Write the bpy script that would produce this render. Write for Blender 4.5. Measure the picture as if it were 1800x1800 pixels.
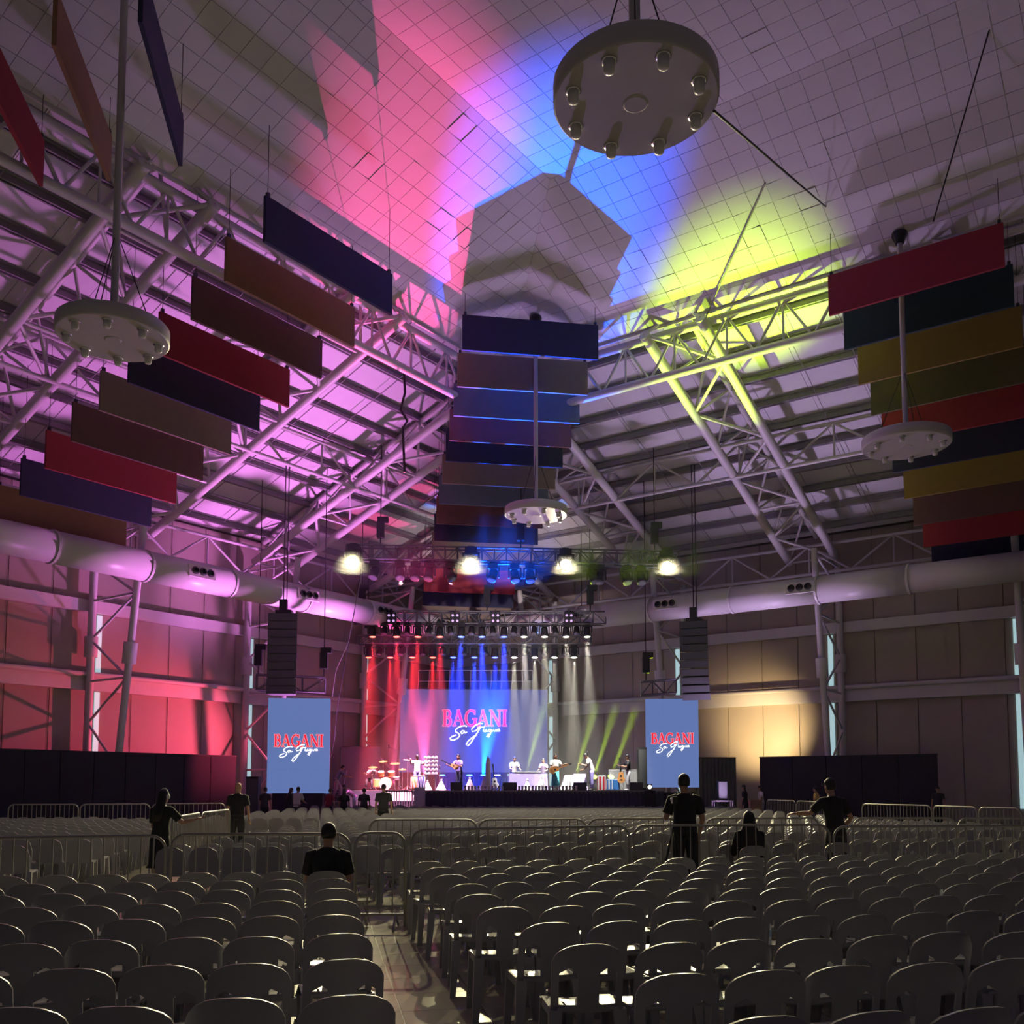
import bpy, bmesh, math, random
from mathutils import Vector, Matrix
random.seed(7)
rnd = random.random
S = bpy.context.scene
COL = S.collection
for o in list(bpy.data.objects):
    bpy.data.objects.remove(o)
V = Vector
PI = math.pi

# ------------------------------------------------------------------ camera, world, exposure
F_PX, PITCH, HORIZON = 1690.0, math.radians(4.5), 1380.0
CY = HORIZON - F_PX * math.tan(PITCH)
CAM = V((0, 0, 1.65))
cd = bpy.data.cameras.new('camera')
cd.sensor_width = 36.0
cd.lens = F_PX * 36.0 / 1800.0
cd.shift_y = (CY - 900.0) / 1800.0
cd.clip_end = 300
cam = bpy.data.objects.new('camera', cd)
COL.objects.link(cam)
cam.location = CAM
cam.rotation_euler = (PI / 2 + PITCH, 0, 0)
S.camera = cam

S.view_settings.view_transform = 'Standard'
S.view_settings.look = 'None'
S.view_settings.exposure = 0.0
S.view_settings.gamma = 1.0
S.view_settings.use_curve_mapping = False
S.cycles.use_denoising = True
S.cycles.max_bounces = 5
S.cycles.diffuse_bounces = 2
S.cycles.glossy_bounces = 2
S.cycles.volume_bounces = 0
S.cycles.sample_clamp_indirect = 4.0

W = bpy.data.worlds.new('world')
S.world = W
W.use_nodes = True
W.node_tree.nodes['Background'].inputs[0].default_value = (0.54, 0.49, 0.78, 1)
W.node_tree.nodes['Background'].inputs[1].default_value = 0.05


# ------------------------------------------------------------------ room coordinates
# (a, b, z): a metres from the pink-lit wall, b metres from the other wall, z height
AL = math.radians(35.6)
NL = V((math.cos(AL), -math.sin(AL), 0))
NR = V((-math.sin(AL), -math.cos(AL), 0))
PL, PR = -39.26, -48.0
C0 = NL * PL + NR * PR


def R(a, b, z=0.0):
    return C0 + NL * a + NR * b + V((0, 0, z))


def ray(x, y):
    a, b = (x - 900) / F_PX, -(y - CY) / F_PX
    c, s = math.cos(PITCH), math.sin(PITCH)
    return V((a, c - b * s, s + b * c))


def at(x, y, Y):
    r = ray(x, y)
    return CAM + r * (Y / r.y)


def atz(x, y, z):
    r = ray(x, y)
    return CAM + r * ((z - CAM.z) / r.z)


SL = 0.378
def z_chord(s): return 12.5 + SL * s
def z_ceil(s): return 13.05 + SL * s
def z_deck(s): return 14.35 + SL * s
S_EDGE, S_FLAT = 16.0, 22.65
Z_FLAT = z_ceil(S_FLAT)


# ------------------------------------------------------------------ lights
def spot(p, aim, power, color, deg, blend=0.5, radius=0.08, name='spot_light'):
    l = bpy.data.lights.new(name, 'SPOT')
    l.energy, l.color = power, color
    l.spot_size, l.spot_blend = math.radians(deg), blend
    l.shadow_soft_size = radius
    o = bpy.data.objects.new(name, l)
    COL.objects.link(o)
    o.location = p
    o.rotation_euler = (V(aim) - V(p)).to_track_quat('-Z', 'Y').to_euler()
    return o


PINK, BLUE, LIME = (1.0, 0.08, 0.32), (0.0, 0.16, 1.0), (0.62, 0.95, 0.02)
MAG, LILAC, AMBER, WHITE = (0.8, 0.22, 0.8), (0.66, 0.45, 0.85), (1.0, 0.72, 0.34), (1.0, 0.93, 0.7)
def ceil_aim(x, y, n, p0):
    """point of the sloping ceiling seen at a pixel"""
    r = ray(x, y)
    k = n.dot(r)
    t = (13.05 - SL * p0 - CAM.z) / (r.z - SL * k)
    return CAM + r * t


STAGE_L, STAGE_C, STAGE_R = V((-4.8, 53.1, 2.0)), V((-1.6, 53.1, 2.0)), V((6.0, 44.5, .9))
# big wash beams from the stage floor up to the ceiling
spot(STAGE_L, ceil_aim(715, 425, NL, PL), 100000, PINK, 16, 1.0)
spot(V((-6.3, 51.2, 1.6)), V((-6.0, 50.6, 8.0)), 9000, PINK, 34, 1.0)
spot(STAGE_C, ceil_aim(965, 400, NL, PL), 330000, (0, .09, 1), 19, 1.0)
spot(STAGE_R, ceil_aim(1295, 580, NR, PR), 75000, LIME, 22, 1.0)
# washes on the roof steel and the walls, and one added fill
spot(V((-5.5, 44.6, .5)), R(5.5, 22, 15.5), 19000, MAG, 76, 0.8, 0.5)
spot(V((9.6, 44.4, .5)), R(24, 10, 20), 11500, LILAC, 75, 0.9, 0.5)
spot(V((-2.0, 44.0, .5)), R(30, 30, 21), 4300, (.6, .32, .9), 95, 0.9, 0.5)
spot(V((-7.8, 46.6, 3.4)), R(0, 22, 4.0), 5600, (1, 0.09, 0.20), 65, 0.8, 0.15)
spot(V((0.0, 38.0, 1.7)), V((-.5, 52.0, 13.0)), 8000, (1, .80, .84), 42, 0.9, 0.4)  # added fill to brighten the central panels, stands for no real lamp
spot(V((11.7, 46.0, 3.2)), R(21, 0, 4.5), 2000, AMBER, 80, 0.9, 0.15)


# ------------------------------------------------------------------ materials
_mats = {}
def mat(name, color, rough=0.6, metal=0.0, var=0.12, scale=6.0, emit=None, strength=1.0, bump=0.0):
    if name in _mats:
        return _mats[name]
    m = bpy.data.materials.new(name)
    m.use_nodes = True
    nt = m.node_tree
    b = nt.nodes['Principled BSDF']
    b.inputs['Base Color'].default_value = (*color, 1)
    b.inputs['Roughness'].default_value = rough
    b.inputs['Metallic'].default_value = metal
    if var:
        tc = nt.nodes.new('ShaderNodeTexCoord')
        n = nt.nodes.new('ShaderNodeTexNoise')
        n.inputs['Scale'].default_value = scale
        n.inputs['Detail'].default_value = 3
        nt.links.new(tc.outputs['Object'], n.inputs['Vector'])
        mx = nt.nodes.new('ShaderNodeMix')
        mx.data_type = 'RGBA'
        mx.inputs[6].default_value = (*[c * (1 - var) for c in color], 1)
        mx.inputs[7].default_value = (*[min(1, c * (1 + var)) for c in color], 1)
        nt.links.new(n.outputs['Fac'], mx.inputs[0])
        nt.links.new(mx.outputs[2], b.inputs['Base Color'])
        if bump:
            bp = nt.nodes.new('ShaderNodeBump')
            bp.inputs['Strength'].default_value = bump
            nt.links.new(n.outputs['Fac'], bp.inputs['Height'])
            nt.links.new(bp.outputs[0], b.inputs['Normal'])
    if emit:
        b.inputs['Emission Color'].default_value = (*emit, 1)
        b.inputs['Emission Strength'].default_value = strength
    _mats[name] = m
    return m


M_STEEL = mat('painted_steel', (0.70, 0.67, 0.68), 0.45, 0, 0.06, 2)
M_PURLIN = mat('purlin_steel', (0.34, 0.33, 0.34), 0.5, 0, 0.1, 2)
M_DECK = mat('roof_foil', (0.74, 0.73, 0.75), 0.5, 0, 0.07, 1.2)
M_TILE = mat('ceiling_tile', (0.74, 0.73, 0.74), 0.75, 0, 0.05, 1.0)
M_TILE_GAP = mat('ceiling_void', (0.9, 0.9, 0.92), 0.8, 0, 0.05, 1.0)
M_CLAD = mat('wall_cladding', (0.42, 0.36, 0.30), 0.6, 0, 0.14, 0.5)
M_CLAD_D = mat('wall_backing', (0.10, 0.09, 0.08), 0.8, 0, 0.1, 0.5)
M_GIRT = mat('girt_steel', (0.72, 0.68, 0.68), 0.5, 0, 0.08, 1.5)
M_DUCT = mat('duct_sheet', (0.72, 0.68, 0.70), 0.38, 0, 0.06, 1.0)
M_BLACK = mat('black_paint', (0.015, 0.015, 0.018), 0.6, 0, 0.2)
M_BLACKM = mat('black_metal', (0.03, 0.03, 0.032), 0.4, 0.3, 0.2)
M_RUBBER = mat('cable_rubber', (0.015, 0.015, 0.015), 0.6, 0, 0)
M_DRAPE = mat('black_drape', (0.022, 0.022, 0.03), 0.8, 0, 0.25, 1.5)
M_SKIRT = mat('stage_skirt', (0.05, 0.05, 0.085), 0.8, 0, 0.2, 2.0)
M_FLOOR = mat('floor_tile_glaze', (0.62, 0.57, 0.50), 0.13, 0, 0.12, 1.2)
M_GROUT = mat('floor_grout', (0.16, 0.14, 0.12), 0.45, 0, 0.15, 3)
M_CHAIR = mat('chair_plastic', (0.335, 0.33, 0.365), 0.30, 0, 0.06, 3)
M_ZINC = mat('barrier_zinc', (0.26, 0.25, 0.245), 0.42, 0.5, 0.12, 8)
M_STAGE = mat('stage_deck', (0.10, 0.09, 0.10), 0.4, 0, 0.2, 2)
M_FIXT = mat('fixture_black', (0.02, 0.02, 0.022), 0.45, 0, 0.15)
M_DISC = mat('pendant_paint', (0.55, 0.53, 0.51), 0.5, 0, 0.06, 2)
M_LAMP_OFF = mat('unlit_bulb', (0.75, 0.74, 0.72), 0.2, 0, 0)
M_WHITE = mat('white_paint', (0.8, 0.8, 0.8), 0.5, 0, 0.05)
M_WOOD = mat('guitar_wood', (0.62, 0.30, 0.10), 0.35, 0, 0.2, 10)
M_CHROME = mat('chrome', (0.75, 0.75, 0.75), 0.2, 0.9, 0)
M_GREYB = mat('array_cabinet', (0.075, 0.08, 0.082), 0.6, 0, 0.15, 3)
M_TRUSS = mat('aluminium_truss', (0.10, 0.10, 0.11), 0.45, 0.2, 0.1)
M_ROPE = mat('white_rope', (0.8, 0.8, 0.8), 0.7, 0, 0)
PANEL_COL = {'navy': (0.030, 0.032, 0.075), 'brown': (0.30, 0.17, 0.085), 'maroon': (0.16, 0.085, 0.08),
             'red': (0.34, 0.035, 0.05), 'hazed': (0.22, 0.09, 0.08), 'teal': (0.020, 0.045, 0.060), 'olive': (0.30, 0.20, 0.05),  # central stack's reds: red felt with the haze in front put into the colour
             'moss': (0.13, 0.11, 0.055), 'slate': (0.15, 0.17, 0.24), 'tan': (0.26, 0.2, 0.15)}
M_PANEL = {k: mat('felt_' + k, c, 0.85, 0, 0.1, 4) for k, c in PANEL_COL.items()}


# ------------------------------------------------------------------ mesh helpers
class MB:
    def __init__(self):
        self.v, self.f, self.mi = [], [], []

    def add(self, vs, fs, mi=0):
        k = len(self.v)
        self.v += [tuple(x) for x in vs]
        self.f += [tuple(i + k for i in f) for f in fs]
        self.mi += [mi] * len(fs)
        return self

    def box(self, c, size, rz=0.0, mi=0, mtx=None):
        sx, sy, sz = size[0] / 2, size[1] / 2, size[2] / 2
        vs = [V((x, y, z)) for z in (-sz, sz) for y in (-sy, sy) for x in (-sx, sx)]
        m = mtx or Matrix.Rotation(rz, 3, 'Z')
        vs = [V(c) + m @ v for v in vs]
        return self.add(vs, [(0, 2, 3, 1), (4, 5, 7, 6), (0, 1, 5, 4), (2, 6, 7, 3), (0, 4, 6, 2), (1, 3, 7, 5)], mi)

    def hexa(self, p, mi=0):
        """8 points: bottom ring then top ring"""
        return self.add(p, [(3, 2, 1, 0), (4, 5, 6, 7), (0, 1, 5, 4), (1, 2, 6, 5), (2, 3, 7, 6), (3, 0, 4, 7)], mi)

    def rings(self, rings, cap=True, mi=0, closed=False):
        n = len(rings[0])
        vs = [p for r in rings for p in r]
        fs = []
        m = len(rings)
        for i in range(m if closed else m - 1):
            j = (i + 1) % m
            for k in range(n):
                l = (k + 1) % n
                fs.append((i * n + k, i * n + l, j * n + l, j * n + k))
        if cap and not closed:
            fs.append(tuple(reversed(range(n))))
            fs.append(tuple((m - 1) * n + k for k in range(n)))
        return self.add(vs, fs, mi)

    def tube(self, pts, r, n=8, cap=True, mi=0, closed=False):
        pts = [V(p) for p in pts]
        rs = r if isinstance(r, (list, tuple)) else [r] * len(pts)
        up = None
        rings = []
        for i, p in enumerate(pts):
            if closed:
                t = pts[(i + 1) % len(pts)] - pts[i - 1]
            else:
                t = pts[min(i + 1, len(pts) - 1)] - pts[max(i - 1, 0)]
            t.normalize()
            if up is None:
                up = V((0, 0, 1)) if abs(t.z) < 0.9 else V((0, 1, 0))
            u = t.cross(up)
            if u.length < 1e-4:
                u = t.orthogonal()
            u.normalize()
            w = u.cross(t).normalized()
            up = w
            rings.append([p + (u * math.cos(2 * PI * k / n) + w * math.sin(2 * PI * k / n)) * rs[i] for k in range(n)])
        return self.rings(rings, cap, mi, closed)

    def ellipses(self, spec, n=14, cap=True, mi=0):
        """spec: (centre, ux, uy, rx, ry)"""
        return self.rings([[V(c) + V(ux) * rx * math.cos(2 * PI * k / n) + V(uy) * ry * math.sin(2 * PI * k / n)
                            for k in range(n)] for c, ux, uy, rx, ry in spec], cap, mi)

    def lathe(self, prof, n=16, c=(0, 0, 0), mtx=None, mi=0):
        m = mtx or Matrix.Identity(3)
        return self.rings([[V(c) + m @ V((r * math.cos(2 * PI * k / n), r * math.sin(2 * PI * k / n), z)) for k in range(n)]
                           for r, z in prof], True, mi)

    def ball(self, c, rad, nu=12, nv=8, mi=0, mtx=None):
        rx, ry, rz = rad if isinstance(rad, (tuple, list)) else (rad,) * 3
        m = mtx or Matrix.Identity(3)
        rings = []
        for i in range(nv + 1):
            t = PI * (0.02 + 0.96 * i / nv)
            rings.append([V(c) + m @ V((rx * math.sin(t) * math.cos(2 * PI * k / nu), ry * math.sin(t) * math.sin(2 * PI * k / nu),
                                        -rz * math.cos(t))) for k in range(nu)])
        return self.rings(rings, True, mi)

    def mesh(self, name, mats, smooth=False):
        me = bpy.data.meshes.new(name)
        me.from_pydata(self.v, [], self.f)
        for m in (mats if isinstance(mats, (list, tuple)) else [mats]):
            me.materials.append(m)
        if any(self.mi):
            me.polygons.foreach_set('material_index', self.mi)
        if smooth:
            me.polygons.foreach_set('use_smooth', [True] * len(me.polygons))
        me.update()
        return me

    def build(self, name, mats, parent=None, smooth=False, world=False):
        """world=True: coordinates are world ones, the parent has a location only"""
        if world and parent is not None:
            L = parent_loc(parent)
            self.v = [(x - L.x, y - L.y, z - L.z) for x, y, z in self.v]
        return link(name, self.mesh(name, mats, smooth), parent)


def parent_loc(p):
    L = V((0, 0, 0))
    while p is not None:
        L += p.location
        p = p.parent
    return L


def link(name, data, parent=None):
    o = bpy.data.objects.new(name, data)
    COL.objects.link(o)
    if parent is not None:
        o.parent = parent
    return o


def tag(o, label=None, cat=None, group=None, kind=None):
    if label: o['label'] = label
    if cat: o['category'] = cat
    if group: o['group'] = group
    if kind: o['kind'] = kind
    return o


def thing(name, label=None, cat=None, loc=(0, 0, 0), rz=0.0, group=None, kind=None):
    o = link(name, None)
    o.location = loc
    o.rotation_euler = (0, 0, rz)
    o.empty_display_size = 0.1
    return tag(o, label, cat, group, kind)


def copy_tree(o, parent=None):
    c = o.copy()
    COL.objects.link(c)
    c.parent = parent
    for ch in list(o.children):
        copy_tree(ch, c)
    return c


_cyl = {}
def member(name, p0, p1, r, m, parent=None, n=8):
    """a straight round bar between two world points, sharing one unit mesh per material"""
    key = (m.name, n)
    if key not in _cyl:
        _cyl[key] = MB().lathe([(1, -0.5), (1, 0.5)], n).mesh('bar', m)
        _cyl[key].polygons.foreach_set('use_smooth', [True] * n + [False] * 2)
    p0, p1 = V(p0), V(p1)
    o = link(name, _cyl[key], parent)
    d = p1 - p0
    L = parent_loc(parent) if parent is not None else V((0, 0, 0))
    o.matrix_basis = Matrix.Translation((p0 + p1) / 2 - L) @ d.to_track_quat('Z', 'Y').to_matrix().to_4x4() @ Matrix.Diagonal((r, r, d.length, 1))
    return o


def bar_mb(mb, p0, p1, r, n=6):
    return mb.tube([p0, p1], r, n)


# ================================================================== THE SETTING
EF_A = math.radians(11.2)
EF, ER = V((-math.sin(EF_A), math.cos(EF_A), 0)), V((math.cos(EF_A), math.sin(EF_A), 0))


def proj(P):
    d = V(P) - CAM
    c, s = math.cos(PITCH), math.sin(PITCH)
    f = d.y * c + d.z * s
    if f < 0.1:
        return (-9999, -9999)
    return (900 + F_PX * d.x / f, CY - F_PX * (-d.y * s + d.z * c) / f)


def in_view(P, m=60):
    x, y = proj(P)
    return -m < x < 1800 + m and -m < y < 1800 + m


# floor: base with tile joints in the material, loose-laid tiles built in and beside the aisle
def floor_material():
    m = bpy.data.materials.new('floor_tiles_far')
    m.use_nodes = True
    nt = m.node_tree
    b = nt.nodes['Principled BSDF']
    tc = nt.nodes.new('ShaderNodeTexCoord')
    mp = nt.nodes.new('ShaderNodeMapping')
    mp.inputs['Rotation'].default_value = (0, 0, -EF_A)
    br = nt.nodes.new('ShaderNodeTexBrick')
    br.offset = 0.0
    br.inputs['Color1'].default_value = (0.48, 0.44, 0.38, 1)
    br.inputs['Color2'].default_value = (0.45, 0.41, 0.36, 1)
    br.inputs['Mortar'].default_value = (0.16, 0.14, 0.12, 1)
    br.inputs['Scale'].default_value = 1.0
    br.inputs['Brick Width'].default_value = 0.6
    br.inputs['Row Height'].default_value = 0.6
    br.inputs['Mortar Size'].default_value = 0.006
    nt.links.new(tc.outputs['Object'], mp.inputs['Vector'])
    nt.links.new(mp.outputs[0], br.inputs['Vector'])
    nt.links.new(br.outputs['Color'], b.inputs['Base Color'])
    b.inputs['Roughness'].default_value = 0.18
    return m


fl = MB()
fp = [R(-0.4, -0.4), R(75, -0.4), R(75, 75), R(-0.4, 75)]
fl.hexa([p + V((0, 0, -0.25)) for p in fp] + [p + V((0, 0, -0.004)) for p in fp])
floor = tag(fl.build('floor', floor_material()), 'glossy beige tiled floor of the hall', 'floor', kind='structure')
tile_me = MB().box((0, 0, -0.007), (0.592, 0.592, 0.014)).mesh('floor_tile', M_FLOOR)
for i in range(-3, 5):
    for j in range(4, 24):
        p = EF * (j * 0.6 + 0.3) + ER * (i * 0.6 + 0.3)
        o = link('floor_tile', tile_me, floor)
        o.location = p
        o.rotation_euler = (0, 0, EF_A)

# walls
def build_wall(name, P, length, label, n_panels, windows):
    """P(t, d, z): t along the wall from the corner, d into the room"""
    w = MB()
    w.hexa([P(-0.4, -0.35, -0.2), P(length, -0.35, -0.2), P(length, -0.06, -0.2), P(-0.4, -0.06, -0.2),
            P(-0.4, -0.35, 14.4), P(length, -0.35, 14.4), P(length, -0.06, 14.4), P(-0.4, -0.06, 14.4)])
    root = tag(w.build(name, M_CLAD_D), label, 'wall', kind='structure')
    ang = math.atan2((P(1, 0, 0) - P(0, 0, 0)).y, (P(1, 0, 0) - P(0, 0, 0)).x)
    for z0, z1 in ((0.0, 5.75), (6.25, 9.15), (9.65, 14.2)):
        me = MB()
        h = z1 - z0
        me.box((0, 0, 0), (1.875, 0.05, h))
        me.box((-0.915, 0, 0), (0.03, 0.075, h)).box((0.915, 0, 0), (0.03, 0.075, h))
        pm = me.mesh('wall_panel', M_CLAD)
        for k in range(n_panels):
            o = link('wall_panel', pm, root)
            o.location = P(0.95 + 1.9 * k, -0.03, (z0 + z1) / 2)
            o.rotation_euler = (0.0, 0, ang)
    for zc, hh in ((6.05, 0.62), (9.42, 0.52)):
        g = MB()
        g.hexa([P(-0.0, 0.0, zc - hh / 2), P(length, 0.0, zc - hh / 2), P(length, 0.3, zc - hh / 2), P(0.3, 0.3, zc - hh / 2),
                P(-0.0, 0.0, zc + hh / 2), P(length, 0.0, zc + hh / 2), P(length, 0.3, zc + hh / 2), P(0.3, 0.3, zc + hh / 2)])
        g.build('girt', M_GIRT, root)
    member('girt_rail', P(1.2, 0.42, 6.42), P(length - 1, 0.42, 6.42), 0.11, M_GIRT, root)
    return root


wallL = build_wall('wall_left', lambda t, d, z: R(d, t, z), 46, 'tan metal clad wall with two pale girts on the pink lit side', 19, None)
wallR = build_wall('wall_right', lambda t, d, z: R(t, d, z), 50, 'tan metal clad wall with two pale girts behind the large speakers', 21, None)

# lattice columns, roof trusses, girders
COLS = (8.4, 16.75, 25.1, 33.4, 41.7)
M_DAY = mat('daylight_strip', (0.7, 0.9, 0.9), 0.4, 0, 0, emit=(0.55, 0.85, 0.9), strength=0.55)
nwin = 0


def lattice(root, name, A, B, m, r, n=8):
    """zigzag between two lists of nodes"""
    for i in range(len(A)):
        if i < len(B):
            member(name, A[i], B[i], r, m, root, 6)
        if i + 1 < len(A) and i < len(B):
            if i % 2 == 0:
                member(name, B[i], A[i + 1], r, m, root, 6)
            elif i + 1 < len(B):
                member(name, A[i], B[i + 1], r, m, root, 6)


def column(P, c, label, sides):
    global nwin
    root = thing('lattice_column', label, 'column', P(c, 0.5, 0), kind='structure', group='lattice columns along the walls')
    out = lambda z: P(c, 0.42 + 0.01 * z, z)
    inn = lambda z: P(c, 2.45 + 0.135 * z, z)
    member('outer_chord', out(0), out(12.5), 0.17, M_STEEL, root, 12)
    member('inner_chord', inn(0), inn(12.6), 0.15, M_STEEL, root, 12)
    zs = [0.5, 2.4, 4.3, 6.1, 7.9, 9.6, 11.3, 12.4]
    for i in range(len(zs) - 1):
        if i % 2 == 0:
            member('brace', out(zs[i]), inn(zs[i + 1]), 0.06, M_STEEL, root, 6)
        else:
            member('brace', inn(zs[i]), out(zs[i + 1]), 0.06, M_STEEL, root, 6)
    for z in (2.4, 6.1, 9.6, 12.4):
        member('strut', out(z), inn(z), 0.055, M_STEEL, root, 6)
    for q, z in ((out, 7.6), (inn, 7.1)):                     # round collars on both chords
        member('collar', q(z - 0.45), q(z + 0.45), 0.28, M_STEEL, root, 12)
    # bright slits in the cladding beside the column
    nwin += 1
    w = MB()
    for t0, t1, z0, z1 in ((c - 0.75, c - 0.52, 0.6, 5.7), (c - 0.75, c - 0.52, 6.5, 9.1)):
        w.hexa([P(t0, 0.0, z0), P(t1, 0.0, z0), P(t1, 0.06, z0), P(t0, 0.06, z0), P(t0, 0.0, z1), P(t1, 0.0, z1), P(t1, 0.06, z1), P(t0, 0.06, z1)])
    tag(w.build('window_%d' % nwin, M_DAY), 'tall thin slit of pale daylight beside ' + label.split(' on ')[0] + ' on ' + label.split(' on ')[1], 'window', kind='structure')


PLf = lambda t, d, z: R(d, t, z)
PRf = lambda t, d, z: R(t, d, z)
ORD = ['first', 'second', 'third', 'fourth', 'fifth']
for i, c in enumerate(COLS):
    column(PLf, c, ORD[i] + ' white lattice column from the corner on the pink wall', 1)
    column(PRf, c, ORD[i] + ' white lattice column from the corner on the amber wall', 1)


def roof_truss(P, c, label):
    root = thing('roof_truss', label, 'truss', P(c, 8, 14), kind='structure', group='sloping steel roof trusses')
    top_s = S_EDGE + 0.4
    lim = lambda t: min(top_s, t - 0.3)
    chords = []
    s0 = 0.9
    for t in (c, c - 2.3):
        e = lim(t)
        member('bottom_chord', P(t, s0, z_chord(s0)), P(t, e, z_chord(e)), 0.2, M_STEEL, root, 12)
        chords.append((t, e))
    tm = c - 1.15
    e = lim(tm)
    member('top_chord', P(tm, 0.2, z_deck(0.2) - 0.25), P(tm, e, z_deck(e) - 0.25), 0.14, M_STEEL, root, 10)
    n = max(3, int((e - s0) / 2.1))
    ds = (lim(c - 2.3) - s0) / n
    for i in range(n + 1):
        s = s0 + ds * i
        if i < n:
            q = s + ds
            a, b = (c, c - 2.3) if i % 2 == 0 else (c - 2.3, c)
            member('lacing', P(a, s, z_chord(s)), P(b, q, z_chord(q)), 0.07, M_STEEL, root, 6)
            h = s + ds / 2
            for t in (c, c - 2.3):
                member('web', P(t, s, z_chord(s)), P(tm, h, z_deck(h) - 0.25), 0.06, M_STEEL, root, 6)
                member('web', P(tm, h, z_deck(h) - 0.25), P(t, q, z_chord(q)), 0.06, M_STEEL, root, 6)
        if i % 2 == 0:
            member('lacing', P(c, s, z_chord(s)), P(c - 2.3, s, z_chord(s)), 0.06, M_STEEL, root, 6)


for i, c in enumerate(COLS):
    roof_truss(PLf, c, ORD[i] + ' sloping tube truss from the corner under the magenta lit roof')
    roof_truss(PRf, c, ORD[i] + ' sloping tube truss from the corner under the lilac and yellow lit roof')

# the diagonal truss along the hip
root = thing('roof_truss', 'diagonal tube truss running up from the far corner behind the hanging panels', 'truss', R(8, 8, 14), kind='structure')
for off in (-0.9, 0.9):
    member('bottom_chord', R(1 + off, 1 - off, z_chord(1)), R(16 + off, 16 - off, z_chord(16)), 0.18, M_STEEL, root, 10)
member('top_chord', R(0.5, 0.5, z_deck(0.5) - 0.3), R(16.4, 16.4, z_deck(16.4) - 0.3), 0.14, M_STEEL, root, 10)
for i in range(8):
    s, q = 1 + i * 15 / 8, 1 + (i + 1) * 15 / 8
    h = (s + q) / 2
    for off in (-0.9, 0.9):
        member('web', R(s + off, s - off, z_chord(s)), R(h, h, z_deck(h) - 0.3), 0.06, M_STEEL, root, 6)
        member('web', R(h, h, z_deck(h) - 0.3), R(q + off, q - off, z_chord(q)), 0.06, M_STEEL, root, 6)


def girder(P, s, t0, t1, ztop, zbot, step, label, r=0.12):
    root = thing('lattice_girder', label, 'girder', P((t0 + t1) / 2, s, zbot), kind='structure')
    member('top_chord', P(t0, s, ztop), P(t1, s, ztop), r, M_STEEL, root, 10)
    member('bottom_chord', P(t0, s, zbot), P(t1, s, zbot), r, M_STEEL, root, 10)
    n = int(round((t1 - t0) / step))
    d = (t1 - t0) / n
    for i in range(n):
        t = t0 + d * i
        member('web', P(t, s, zbot), P(t + d / 2, s, ztop), 0.055, M_STEEL, root, 6)
        member('web', P(t + d / 2, s, ztop), P(t + d, s, zbot), 0.055, M_STEEL, root, 6)
        member('web', P(t + d / 2, s, ztop), P(t + d / 2, s, zbot), 0.045, M_STEEL, root, 6)


for P, nm in ((PLf, 'pink'), (PRf, 'amber')):
    girder(P, S_EDGE - 0.35, S_EDGE + 0.3, 48, z_ceil(S_EDGE) - 0.25, z_ceil(S_EDGE) - 1.9, 2.1, 'long lattice girder under the ceiling edge on the %s side' % nm, 0.16)
    girder(P, 8.0, 8.4, 42, z_chord(8) + 1.35, z_chord(8) - 0.15, 4.15, 'lattice girder halfway up the roof slope on the %s side' % nm, 0.085)
    girder(P, 1.5, 2, 42, 13.4, 12.0, 4.15, 'lattice girder above the air duct on the %s side' % nm, 0.075)

# roof slopes: sheets and purlins
def roof_slope(P, label):
    root = thing('roof', label, 'roof', P(22, 8, 16), kind='structure')
    for k in range(25):
        t0, t1 = 2.1 * k - 0.5, 2.1 * k + 1.58
        s_end0, s_end1 = max(-0.4, min(23, t0)), max(-0.4, min(23, t1))
        m = MB()
        lo = [P(t0, -0.4, z_deck(-0.4)), P(t1, -0.4, z_deck(-0.4)), P(t1, s_end1, z_deck(s_end1)), P(t0, s_end0 + 0.001, z_deck(s_end0))]
        m.hexa([p for p in lo] + [p + V((0, 0, 0.06)) for p in lo])
        m.build('roof_sheet', M_DECK, root, world=True)
    m = MB()
    lo = [P(-0.5, -0.5, z_deck(-0.5) + .08), P(52, -0.5, z_deck(-0.5) + .08), P(52, 23, z_deck(23) + .08), P(23, 23, z_deck(23) + .08)]
    m.hexa(lo + [p + V((0, 0, 0.1)) for p in lo])
    m.build('roof_underlay', M_DECK, root, world=True)
    s = 0.8
    while s < 17:
        m = MB()
        for dz0, dz1, w in ((-0.30, -0.02, 0.03), (-0.30, -0.27, 0.11), (-0.04, -0.01, 0.11)):
            z0, z1 = z_deck(s) + dz0, z_deck(s) + dz1
            m.hexa([P(s, s - w, z0), P(50, s - w, z0), P(50, s + w, z0), P(s, s + w, z0), P(s, s - w, z1), P(50, s - w, z1), P(50, s + w, z1), P(s, s + w, z1)])
        m.build('purlin', M_PURLIN, root, world=True)
        s += 1.45
    for c in COLS:                                            # sag rods between the trusses
        for t in (c + 2.0, c + 4.0):
            member('sag_rod', P(t, min(t, 0.8), z_deck(.8) - .3), P(t, min(t, 16.5), z_deck(min(t, 16.5)) - .3), 0.018, M_PURLIN, root, 6)


roof_slope(PLf, 'magenta lit metal roof slope with purlins above the pink wall')
roof_slope(PRf, 'lilac and yellow lit metal roof slope with purlins above the amber wall')

# tiled ceilings
PITCH_T = 0.68
tile_mesh = MB().box((0, 0, 0), (0.665, 0.665, 0.02)).mesh('ceiling_tile', M_TILE)


def clip(poly, f):
    out = []
    for i in range(len(poly)):
        a, b = poly[i], poly[(i + 1) % len(poly)]
        fa, fb = f(a), f(b)
        if fa >= 0: out.append(a)
        if fa * fb < 0:
            k = fa / (fa - fb)
            out.append((a[0] + (b[0] - a[0]) * k, a[1] + (b[1] - a[1]) * k))
    return out


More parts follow.
